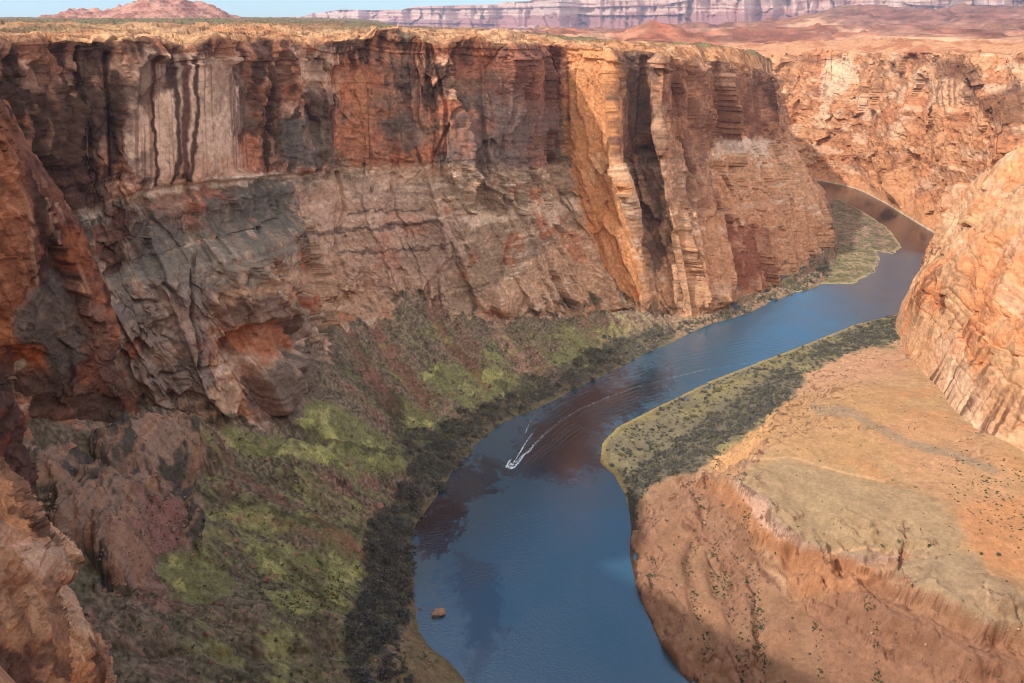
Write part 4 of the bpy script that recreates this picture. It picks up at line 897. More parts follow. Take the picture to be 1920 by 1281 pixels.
def build_rim():
    # rim platform under and behind the viewer: a flat top that ends in a sheer drop just ahead
    xs = np.concatenate([np.linspace(-520, -60, 160), np.linspace(-60, 60, 200)[1:], np.linspace(60, 420, 130)[1:]])
    ye = np.where(xs < 0, .55 + .86 * np.abs(xs), .55 + .62 * xs); ye = np.where(xs < -230, ye - .0 * (xs + 230), ye) - .6 * np.abs(xs) * 0 - np.abs(xs) ** .8 * .25 + .0  # unseen left edge extended so its shadow covers a sunlit wedge of water
    ye += fbm(xs / 14, xs * 0, oct=4, seed=660) * np.clip(np.abs(xs) / 25, 0.1, 1) * 2.0
    prof = [(-420,0),(-200,0),(-90,0),(-40,0),(-18,0),(-8,0),(-3,0),(-1,0),(0,-.25),(.25,-1.2),(.2,-4),(.0,-9),(-.6,-18),(-1.2,-32),(-2,-55),(-3,-90),(-4,-140),(-5,-200),(-6,-306)]
    P = np.zeros((len(xs), len(prof), 3))
    for j, (a, z) in enumerate(prof):
        P[:, j] = np.stack([xs, ye + a, np.full_like(xs, 298.35 + z)], -1)
    X, Y, Z = P[..., 0], P[..., 1], P[..., 2]
    q = fbm(X / 9, Y / 9, Z / 9, oct=4, seed=661); away = np.clip((np.hypot(X, Y) - 4) / 20, 0, 1)
    P[..., 2] += np.where(np.arange(len(prof))[None] < 8, 1, 0) * away * (q * 1.0 - .4)
    c = np.broadcast_to(lin(214,148,104), P.shape).copy(); c = mix(c, lin(190,112,74), sstep(-.1, .4, q) * .7)
    mesh_obj('rim_platform', P, grid_faces(*X.shape), M_NEAR, c, kind='structure')
build_rim()

# ------------------------------------------------------------------ river
WAKE = [(958,873),(985,842),(1012,822),(1050,790),(1090,766),(1150,740),(1220,720),(1300,700),(1380,684),(1450,672)]
def build_river():
    xs = np.concatenate([np.arange(-170, -80, 6), np.arange(-80, 300, .8), np.arange(300, 520, 2.5), np.arange(520, 1400, 16)])
    ys = np.concatenate([np.arange(120, 250, 4), np.arange(250, 700, .9), np.arange(700, 960, 3), np.arange(960, 1900, 14)])
    X, Y = np.meshgrid(xs, ys, indexing='ij'); X = X.astype(np.float32); Y = Y.astype(np.float32)
    Z = np.zeros_like(X); px, py = project(np.stack([X, Y, Z], -1))
    wk = [tuple(at_z(a, b, 0)[:2]) for a, b in WAKE]
    d = linedist(X, Y, wk)
    # side of the track: positive towards the inner bank
    tx = np.interp(Y, [p[1] for p in wk], [p[0] for p in wk]); side = np.sign(X - tx)
    prog = np.clip((Y - wk[0][1]) / (wk[-1][1] - wk[0][1]), 0, 1)
    inl = sstep(-2, 8, Y - wk[0][1])
    amp = np.exp(-((d - 6 - 22 * prog) / (6 + 16 * prog)) ** 2) * inl
    lam = 3.4 + 2.6 * prog
    jit = fbm(X / 14, Y / 14, oct=3, seed=700)
    Z += np.where(side > 0, 1, .7) * amp * .17 * np.sin(2 * math.pi * d / lam + 1.6 * jit) * (.4 + .6 * sstep(-.3, .3, jit))
    Z += .14 * np.exp(-(d / 1.6) ** 2) * inl * (1 - .5 * prog)
    # cross swell from an earlier boat lower down the reach
    e = np.hypot((px - 1000) / 130, (py - 985) / 75); k = np.exp(-(e * 1.1) ** 3)
    Z += .05 * k * np.sin(2 * math.pi * (Y * .93 - X * .37 + 2.0 * jit) / 3.1) * (.5 + .5 * jit)
    e = np.hypot((px - 1340) / 120, (py - 690) / 45); Z += .10 * np.exp(-e ** 3) * np.sin(2 * math.pi * (Y * .95 + X * .3 + 3 * jit) / 4.4) * (.4 + .6 * jit)
    Z += .015 * fbm(X / 4, Y / 2.2, oct=3, seed=701)
    # bed seen through the water: dark weed, pale shoals; cliff reflections painted in as dark strokes
    c = np.broadcast_to(lin(62,106,128), X.shape + (3,)).copy()
    q = fbm(X / 12, Y / 12, oct=4, seed=702); q2 = fbm(X / 3, Y / 3, oct=4, seed=703)
    jx = px + 12 * q + 14 * q2; jy = py + 10 * q + 14 * q2
    def st(pts, col, k, f):
        nonlocal c
        c = mix(c, lin(*col), sstep(-f, f, inpoly(jx, jy, pts)) * k)
    st([(700,1100),(870,1140),(905,1200),(880,1281),(700,1300)], (84,116,132), .7, 16)
    st([(780,1020),(830,1060),(830,1140),(760,1120)], (104,122,120), .6, 14)
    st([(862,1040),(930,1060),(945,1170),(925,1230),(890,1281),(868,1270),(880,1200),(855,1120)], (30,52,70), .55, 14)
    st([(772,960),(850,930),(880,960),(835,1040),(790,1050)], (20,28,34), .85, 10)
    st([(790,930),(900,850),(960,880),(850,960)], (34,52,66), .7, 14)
    st([(1000,800),(1060,745),(1250,690),(1240,740),(1140,800),(1120,870),(1060,900),(960,880)], (38,36,40), .75, 30)  # dark reflection of the outer wall painted into the water colour
    st([(1440,300),(1560,330),(1760,420),(1740,480),(1690,470),(1600,400),(1500,340)], (44,42,42), .85, 14)  # reflection of the far cliffs painted as a dark water tint
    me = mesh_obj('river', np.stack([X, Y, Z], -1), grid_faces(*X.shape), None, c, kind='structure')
    m, nt, bs = new_mat('river_water'); N = nt.nodes; L = nt.links
    at = N.new('ShaderNodeAttribute'); at.attribute_name = 'tint'; L.new(at.outputs['Color'], bs.inputs['Base Color'])
    bs.inputs['Roughness'].default_value = .06; bs.inputs['IOR'].default_value = 2.3
    geo = N.new('ShaderNodeNewGeometry'); mp = N.new('ShaderNodeMapping'); mp.inputs['Scale'].default_value = (.55, 1.0, 1); mp.inputs['Rotation'].default_value = (0, 0, .4); L.new(geo.outputs['Position'], mp.inputs['Vector'])
    n1 = N.new('ShaderNodeTexNoise'); n1.inputs['Scale'].default_value = .9; n1.inputs['Detail'].default_value = 5; n1.inputs['Roughness'].default_value = .6; L.new(mp.outputs[0], n1.inputs['Vector'])
    n2 = N.new('ShaderNodeTexNoise'); n2.inputs['Scale'].default_value = .03; n2.inputs['Detail'].default_value = 3; L.new(geo.outputs['Position'], n2.inputs['Vector'])
    mr = N.new('ShaderNodeMapRange'); L.new(n2.outputs['Fac'], mr.inputs['Value']); mr.inputs['From Min'].default_value = .35; mr.inputs['From Max'].default_value = .65; mr.inputs['To Min'].default_value = .25; mr.inputs['To Max'].default_value = .7
    bp = N.new('ShaderNodeBump'); bp.inputs['Distance'].default_value = .3; L.new(mr.outputs[0], bp.inputs['Strength']); L.new(n1.outputs['Fac'], bp.inputs['Height']); L.new(bp.outputs[0], bs.inputs['Normal'])
    me.data.materials.append(m)
build_river()
# ------------------------------------------------------------------ sandbars below the nose of the wall
def build_bar(pts, hmax, cola, colb, seed, sl=.12):
    W = at_z([p[0] for p in pts], [p[1] for p in pts], 0.0)[:, :2]
    x = np.arange(W[:, 0].min() - 4, W[:, 0].max() + 4, 1.2); y = np.arange(W[:, 1].min() - 4, W[:, 1].max() + 4, 1.4)
    X, Y = np.meshgrid(x, y, indexing='ij'); X = X.astype(np.float32); Y = Y.astype(np.float32)
    n = fbm(X / 14, Y / 14, oct=5, seed=seed)
    d = inpoly(X + 1.6 * n, Y + 2 * fbm(X / 10, Y / 10, oct=4, seed=seed + 1), [tuple(p) for p in W])
    Z = np.clip(d * sl, -1.5, hmax) + np.where(d > 1, (n * .5 + .35 * fbm(X / 3, Y / 3, oct=3, seed=seed + 3)) * min(1, hmax), 0)
    c = np.broadcast_to(cola, X.shape + (3,)).copy(); c = mix(c, colb, sstep(-.2, .4, n)); c = c * (1 + .3 * fbm(X / 4, Y / 4, oct=4, seed=seed + 2))[..., None]
    c = mix(c, lin(196, 176, 120), (1 - sstep(1, 6, d)) * .7)
    keep = (d[:-1, :-1] > -4) | (d[1:, 1:] > -4)
    mesh_obj('sandbar', np.stack([X, Y, Z], -1), grid_faces(len(x), len(y), keep), M_BENCH, c, kind='structure', gain=.8)
    return X, Y, Z, d
bar1 = build_bar([(1440,545),(1500,548),(1540,533),(1600,532),(1638,510),(1650,485),(1640,466),(1600,458),(1560,455),(1540,478),(1505,505),(1470,525)], .9, lin(146,134,96), lin(168,148,110), 800)
bar2 = build_bar([(1540,378),(1570,372),(1615,395),(1662,425),(1692,463),(1672,476),(1636,470),(1590,462),(1560,460),(1548,430)], 3.5, lin(168,138,110), lin(142,128,98), 810)

# ------------------------------------------------------------------ plants and loose rocks
def tri_mesh(name, V, F, mat, smooth=False):
    me = bpy.data.meshes.new(name); me.from_pydata([tuple(map(float, v)) for v in V], [], [tuple(map(int, f)) for f in F]); me.update()
    if mat: me.materials.append(mat)
    return me

def sprig_arrays(rng, n, clumps, size, flat=.8, lean=.35):
    """twiggy crown of radius 1: slender triangles in several clumps above the ground"""
    cc = rng.normal(size=(clumps, 3)); cc /= np.linalg.norm(cc, axis=1, keepdims=True); cc *= rng.uniform(.25, .72, (clumps, 1)); cc[:, 2] = np.abs(cc[:, 2]) * flat
    cr = rng.uniform(.28, .5, clumps)
    k = rng.integers(0, clumps, n); d = rng.normal(size=(n, 3)); d /= np.linalg.norm(d, axis=1, keepdims=True)
    p = cc[k] + d * cr[k][:, None] * rng.uniform(.35, 1, (n, 1)) ** .6; p[:, 2] = np.maximum(p[:, 2] + .18, .03)
    a = rng.normal(size=(n, 3)) * [1, 1, .6] + d * .8 + [0, 0, lean]; a /= np.linalg.norm(a, axis=1, keepdims=True)
    b = np.cross(a, rng.normal(size=(n, 3))); b /= np.linalg.norm(b, axis=1, keepdims=True)
    s = size * rng.uniform(.6, 1.4, (n, 1))
    V = np.stack([p - a * s * .6 + b * s * .32, p - a * s * .5 - b * s * .32, p + a * s * .8], 1).reshape(-1, 3)
    return V, np.arange(3 * n).reshape(n, 3)

def rock_arrays(rng, sub=2, sq=(1, 1, .7)):
    bm = bmesh.new(); bmesh.ops.create_icosphere(bm, subdivisions=sub, radius=1.0)
    V = np.array([v.co[:] for v in bm.verts]); F = np.array([[v.index for v in f.verts] for f in bm.faces]); bm.free()
    for _ in range(7):                                        # split faces: flat broken planes
        n = rng.normal(size=3); n /= np.linalg.norm(n); c = rng.uniform(.55, .85)
        t = V @ n; V = V - np.maximum(t - c, 0)[:, None] * n[None]
    V = V * (1 + .07 * fbm(V[:, 0] * 2 + rng.uniform(0, 90), V[:, 1] * 2, V[:, 2] * 2, oct=3, seed=5))[:, None]
    V = V * np.array(sq); V[:, 2] += .25
    return V, F

M_TAM = plain_mat('bare_grey_twigs', lin(116, 113, 104), .9, .1, .35, .4)
M_WIL = plain_mat('dry_willow_twigs', lin(122, 116, 92), .9, .1, .35, .4)
M_TUFT = plain_mat('grass_tuft', lin(150, 154, 92), .9, .1, .4, .3)
M_BUSH = plain_mat('desert_bush', lin(88, 98, 72), .9, .1, .4, .6)
M_SAGE = plain_mat('sagebrush', lin(112, 116, 84), .9, .1, .45, .25)
M_ROCK = plain_mat('red_boulder', lin(172, 128, 108), .95, .1, .35, .8)
M_SCREE = plain_mat('scree_rock', lin(150, 122, 104), .95, .1, .5, .12)
M_RUB = plain_mat('pale_rubble', lin(204, 172, 142), .95, .1, .4, .3)
M_RIVROCK = plain_mat('river_boulder', lin(176, 140, 112), .9, .2, .35, 1.2)

def area_weight(P):
    du = np.linalg.norm(np.diff(P, axis=0), axis=-1)[:, :-1]; dv = np.linalg.norm(np.diff(P, axis=1), axis=-1)[:-1]
    a = np.zeros(P.shape[:2]); a[:-1, :-1] = du * dv
    return a

def pick(rng, P, wgt, n):
    c = np.cumsum(wgt.ravel()); i = np.searchsorted(c, rng.uniform(0, c[-1], n)); return P.reshape(-1, 3)[np.minimum(i, P.shape[0] * P.shape[1] - 1)]

def single(name, me, p, r, rz, sq, label, cat, group, rng):
    o = bpy.data.objects.new(name, me); COL.objects.link(o); o.location = p
    o.rotation_euler = (rng.uniform(-.12, .12), rng.uniform(-.12, .12), rz); o.scale = (r * rng.uniform(.85, 1.15), r * rng.uniform(.85, 1.15), r * sq)
    return tag(o, label, cat, group)

def mass(name, arrays, pts, rad, mat, rng, sq=1.0):
    Vs, Fs, off = [], [], 0
    for p, r in zip(pts, rad):
        V, F = arrays[rng.integers(len(arrays))]; a = rng.uniform(0, 6.28); ca, sa = math.cos(a), math.sin(a)
        W = np.stack([V[:, 0] * ca - V[:, 1] * sa, V[:, 0] * sa + V[:, 1] * ca, V[:, 2] * sq * rng.uniform(.8, 1.2)], 1) * r + p
        Vs.append(W); Fs.append(F + off); off += len(V)
    return mesh_obj(name, np.concatenate(Vs), np.concatenate(Fs), mat, kind='stuff', smooth=False)

def near_first(p, r):
    d = np.linalg.norm(p - np.array([0, 0, CAM_H]), axis=1); px, py = project(p)
    seen = (px > -10) & (px < 1930) & (py > 0) & (py < 1290)
    return np.argsort(-(r / d) * np.where(seen, 1, 1e-3))

WP, WPX, WPY, WVR = wall['P'], wall['px'], wall['py'], wall['VR']
WA = area_weight(WP)
BP, BPX, BPY = bench['P'], bench['px'], bench['py']; BA = area_weight(BP) * (~bench['wat']) * (bench['Z'] > .1)

def plant_all():
    rng = np.random.default_rng(21)
    tam = [sprig_arrays(rng, 260, 11, .2) for _ in range(5)]; tam_lo = [sprig_arrays(rng, 80, 8, .34) for _ in range(5)]
    tam_me = [tri_mesh('tamarisk_shrub', V, F, M_TAM) for V, F in tam]
    n1 = fbm(WP[..., 0] / 10, WP[..., 1] / 10, oct=3, seed=830)
    jx, jy = WPX + 10 * n1, WPY + 8 * n1
    left = inpoly(jx, jy, [(655,1300),(640,1190),(690,1110),(682,1010),(722,950),(765,905),(772,850),(750,815),(800,800),(840,790),(905,765),(965,722),(1050,686),(1130,650),(1205,622),(1250,612),(1262,632),(1235,654),(1150,692),(1080,727),(1000,767),(940,792),(890,834),(866,876),(796,945),(782,1000),(780,1080),(768,1130),(742,1200),(780,1300)])
    far_l = inpoly(jx, jy, [(1255,622),(1300,588),(1390,562),(1420,545),(1490,510),(1545,480),(1560,505),(1490,546),(1405,585),(1330,606)])
    w = WA * ((left > 0) * (.35 + .65 * sstep(-.35, .1, n1)) + .6 * (far_l > 0)) * (WVR < 1.0)
    p = pick(rng, WP, w, 3400); r = np.minimum(1.1 + rng.pareto(2.4, len(p)) * .9, 3.8) * (1 + .25 * (p[:, 1] < 420))
    p[:, 2] -= .15
    o = near_first(p, r); p, r = p[o], r[o]
    for i in range(300):
        single('tamarisk_shrub', tam_me[i % 5], p[i], r[i], rng.uniform(0, 6.28), rng.uniform(.8, 1.15), 'leafless dark grey tamarisk shrub in the thicket between the green talus and the river', 'shrub', 'grey tamarisk thicket along the outer bank', rng)
    mass('tamarisk_thicket', tam_lo, p[300::2], r[300::2], M_TAM, rng); mass('willow_thicket', tam_lo, p[301::2], r[301::2], M_WIL, rng)
    n2 = fbm(BP[..., 0] / 9, BP[..., 1] / 9, oct=3, seed=831); kx, ky = BPX + 9 * n2, BPY + 7 * n2
    reg = np.maximum(inpoly(kx, ky, [(1180,980),(1176,925),(1172,895),(1200,868),(1262,838),(1300,800),(1400,735),(1478,692),(1505,700),(1485,742),(1425,792),(1352,835),(1296,884),(1245,892),(1205,930)]),
                     inpoly(kx, ky, [(1500,668),(1560,640),(1610,614),(1700,588),(1700,632),(1610,655),(1545,676)]))
    gap = sstep(.84, .95, ridged((BPX + .9 * BPY) / 70, BPY / 260, oct=2, seed=833))
    w = BA * ((reg > 0) * (.25 + .75 * sstep(-.4, .0, n2)) * (1 - .8 * gap) + .15 * (bench['low'] > .5) * (bench['dsh'] > 4))
    p = pick(rng, BP, w, 4600); r = np.minimum(.9 + rng.pareto(2.6, len(p)) * .9, 2.8); p[:, 2] -= .1
    mass('bank_thicket', tam_lo, p[::3], r[::3], M_WIL, rng); mass('bank_tamarisk', tam_lo, np.concatenate([p[1::3], p[2::3]]), np.concatenate([r[1::3], r[2::3]]), M_TAM, rng)
    # bushes on the slickrock and the grassy bench
    bu = [sprig_arrays(rng, 70, 5, .4, .7) for _ in range(4)]; bu_lo = [sprig_arrays(rng, 26, 4, .62, .7) for _ in range(4)]
    bu_me = [tri_mesh('desert_bush', V, F, M_BUSH) for V, F in bu]
    n3 = fbm(BP[..., 0] / 5, BP[..., 1] / 5, oct=3, seed=835)
    lines = np.full(BPX.shape, 1e9, np.float32)
    for t in GULLIES:
        lines = np.minimum(lines, linedist(BPX + 5 * n3, BPY, t))
    dense = inpoly(BPX, BPY, [(1385,1150),(1425,1100),(1440,1200),(1440,1245),(1395,1250)])
    upr = inpoly(BPX + 20 * n3, BPY, [(1760,860),(1860,850),(1940,880),(1940,1050),(1860,1020),(1800,960)])
    lowr = inpoly(BPX, BPY, [(1210,1000),(1300,920),(1400,1000),(1450,1100),(1520,1200),(1700,1200),(1920,1240),(1920,1300),(1280,1300)])
    w = BA * (1.8 * (1 - sstep(3, 12, lines)) * (.2 + sstep(-.1, .3, n3)) + .55 * (dense > 0) + .30 * sstep(-8, 30, upr) + .035 * (lowr > 0) + .012 + .03 * (bench['slick'] > .3) * (BPY < 1000)) * (bench['low'] < .3)
    p = pick(rng, BP, w, 2600); r = rng.uniform(.28, .8, len(p)) * rng.uniform(.8, 1.3, len(p)); p[:, 2] -= .05
    o = near_first(p, r); p, r = p[o], r[o]
    for i in range(300):
        single('desert_bush', bu_me[i % 4], p[i], r[i], rng.uniform(0, 6.28), rng.uniform(.7, 1.0), 'small dark green bush growing on the orange slickrock inside the bend', 'bush', 'dark bushes dotted over the orange slickrock', rng)
    mass('bush_scatter', bu_lo, p[300:], r[300:], M_BUSH, rng)
    for (px, py), rr, lab in (((1683,1031),2.0,'round dark blue green bush at the back edge of the lower grassy ledge'),((1742,1029),1.7,'flat dark bush in the notch above the second grassy ledge'),
                              ((1873,1042),1.9,'largest green bush on the bare orange sand right of the second grassy ledge'),((1841,1039),1.4,'smaller dark bush left of the largest green bush on the orange sand')):
        q = at_z(px, py, 52.0); z = float(bench_z(q[0], q[1])); q = at_z(px, py, z)
        single('desert_bush', bu_me[0], (q[0], q[1], float(bench_z(q[0], q[1])) - .1), rr, .5, .75, lab, 'bush', None, rng)
    # sage and grass tufts on the talus
    sg = [sprig_arrays(rng, 34, 4, .5, .6) for _ in range(4)]; sg_lo = [sprig_arrays(rng, 12, 3, .8, .6) for _ in range(4)]
    sg_me = [tri_mesh('sagebrush', V, F, M_SAGE) for V, F in sg]
    n4 = fbm(WP[..., 0] / 6, WP[..., 1] / 6, oct=3, seed=840)
    w = WA * (WVR > .08) * (WVR < 1.9) * (.25 + sstep(-.2, .4, n4)) * (1 - .8 * wall['hump']) * (1 - .55 * np.clip(wall['grass'], 0, 1)) * (WPX > -60) * (WPY < 1330)
    low = inpoly(WPX, WPY, [(480,1110),(700,1000),(760,1100),(700,1290),(480,1290),(560,1180)])
    w = w * (1 + 2.5 * (low > 0))
    p = pick(rng, WP, w, 13000); r = np.minimum(.3 + rng.pareto(2.6, len(p)) * .4, 1.4); p[:, 2] -= .08
    o = near_first(p, r); p, r = p[o], r[o]
    for i in range(300):
        single('sagebrush', sg_me[i % 4], p[i], r[i], rng.uniform(0, 6.28), rng.uniform(.7, 1.0), 'low grey green sagebrush clump on the shaded talus above the outer bank', 'bush', 'sagebrush clumps on the talus', rng)
    mass('sagebrush_scatter', sg_lo, p[300:], r[300:], M_SAGE, rng)
    w = WA * np.clip(wall['grass'], 0, 1) ** 1.5 * (WVR < 1.8) * (WPX > -60) * (WPY < 1330) * (.2 + sstep(-.2, .4, n4))
    p = pick(rng, WP, w, 12000); mass('grass_tufts', [sprig_arrays(rng, 7, 2, .9, .6, 1.0) for _ in range(4)], p - [0, 0, .06], rng.uniform(.25, .7, len(p)), M_TUFT, rng, .7)
    # plateau scrub behind the rim
    w = WA * (WVR > 6.2) * (WVR < 8.6) * (WPX > -40) * (WPX < 1450) * (.1 + sstep(-.1, .4, fbm(WP[..., 0] / 60, WP[..., 1] / 60, oct=3, seed=841)))
    p = pick(rng, WP, w, 3500); d = np.linalg.norm(p[:, :2], axis=1); mass('plateau_scrub', sg_lo, p, rng.uniform(.4, .9, len(p)) * np.clip(d / 700, 1, 2), M_BUSH, rng, .8)
    # tufts on the sandbars
    for X, Y, Z, d in (bar1, bar2):
        P = np.stack([X, Y, Z], -1); p = pick(rng, P, ((d > 3) & (Z > .3)).astype(float), 420); mass('sandbar_scrub', sg_lo, p, rng.uniform(.4, 1.5, len(p)), M_WIL, rng, .8)
    # scree and boulders
    sc = [rock_arrays(rng, 1) for _ in range(6)]
    n5 = fbm(WP[..., 0] / 14, WP[..., 1] / 14, oct=4, seed=845)
    scr = inpoly(WPX, WPY, [(275,945),(345,950),(352,1010),(330,1040),(262,1030)])
    w = WA * (WVR > .12) * (WVR < 1.98) * (.08 + sstep(0, .5, n5) + 4 * (scr > 0)) * (1 - .7 * np.clip(wall['grass'], 0, 1)) * (WPX > -60) * (WPY < 1330)
    p = pick(rng, WP, w, 7000); r = .28 + rng.pareto(2.6, len(p)) * .25; r = np.minimum(r, 1.3); mass('scree', sc, p - [0, 0, .1], r, M_SCREE, rng)
    rl = np.minimum(linedist(BPX, BPY, [(1376,900),(1440,946),(1458,982),(1492,1010),(1560,1043),(1640,1053),(1690,1046)]), linedist(BPX, BPY, [(1680,1090),(1740,1113),(1800,1137),(1860,1167),(1930,1186)]))
    ws = linedist(BPX + 6 * n3, BPY, [(1530,765),(1600,775),(1640,800),(1700,830),(1780,850),(1860,880)])
    w = BA * (1.0 * (1 - sstep(2, 11, rl)) + .5 * (1 - sstep(2, 10, ws)) + .012 * (bench['low'] < .3)); p = pick(rng, BP, w, 2600); mass('bench_rubble', sc, p - [0, 0, .05], np.minimum(.16 + rng.pareto(2.6, len(p)) * .16, .9), M_RUB, rng)
    bo = [rock_arrays(rng, 3, (1, rng.uniform(.7, 1), rng.uniform(.6, .85))) for _ in range(6)]
    bo_me = [tri_mesh('boulder', V, F, M_ROCK) for V, F in bo]
    w = WA * (WVR > .15) * (WVR < 1.7) * (.1 + sstep(0, .5, n5)) * (WPX > 20) * (WPX < 1200) * (WPY < 1270) * (WPY > 640)
    p = pick(rng, WP, w, 110); r = rng.uniform(.6, 1.5, len(p))
    for i in range(len(p)):
        single('boulder', bo_me[i % 6], p[i] - [0, 0, .2 * r[i]], r[i], rng.uniform(0, 6.28), 1.0, 'weathered red sandstone boulder lying loose on the shaded talus slope', 'boulder', 'red boulders fallen on the talus', rng)
    vis = (WVR < 2.2)
    for (px, py), rr, lab in (((711,943),3.4,'big orange boulder among the grey shrubs, the largest on the lower talus'),((497,1088),2.6,'pale pink boulder with a broken flat face beside the bright green patch'),((517,1080),1.6,'dark red boulder just right of the pale pink one'),
                              ((445,1027),1.7,'rounded tan boulder alone on the bare olive slope'),((450,978),2.0,'tan slab boulder on the upper talus above the green patches'),((375,975),1.6,'small pale boulder at the right edge of the red rubble fan'),
                              ((173,808),2.9,'pink block shaped boulder on the grey slope under the left cliff'),((132,846),4.0,'dark red split boulder below the pink block under the left cliff'),((526,925),2.3,'dark brown boulder on the slope below the yellow green grass'),
                              ((475,1068),1.4,'small grey boulder left of the pale pink one'),((595,1068),1.5,'small dark boulder near the foot of the green slope'),((462,1170),1.6,'lone pinkish boulder on the bare ridge near the bottom'),((312,1196),2.2,'long red boulder on the bare brown ridge'),((252,1143),1.6,'pink boulder in the hollow under the foreground rock')):
        k = np.argmin(np.where(vis, np.hypot(WPX - px, WPY - py), 1e9)); q = WP.reshape(-1, 3)[k]
        single('boulder', bo_me[int(rr * 10) % 6], q - [0, 0, .25 * rr], rr, px * .1, .95, lab, 'boulder', None, rng)
    # boulders standing in the river by the outer bank
    V, F = rock_arrays(np.random.default_rng(5), 4, (1.15, .9, .8))
    me = tri_mesh('river_boulder', V, F, M_RIVROCK)
    q = at_z(822, 1152, 0); single('river_boulder', me, (q[0], q[1], -.6), 3.7, .4, 1.0, 'large brown boulder with a pale top standing in the shallow water', 'boulder', None, rng)
    q = at_z(788, 1142, 0); single('river_boulder', bo_me[2], (q[0], q[1], -.2), 1.25, 1.1, 1.0, 'small orange boulder between the large river boulder and the bank', 'boulder', None, rng)
    q = at_z(775, 1152, 0); single('river_boulder', bo_me[4], (q[0], q[1], -.2), .9, 2.0, .9, 'smallest dark boulder at the edge of the water', 'boulder', None, rng)
plant_all()

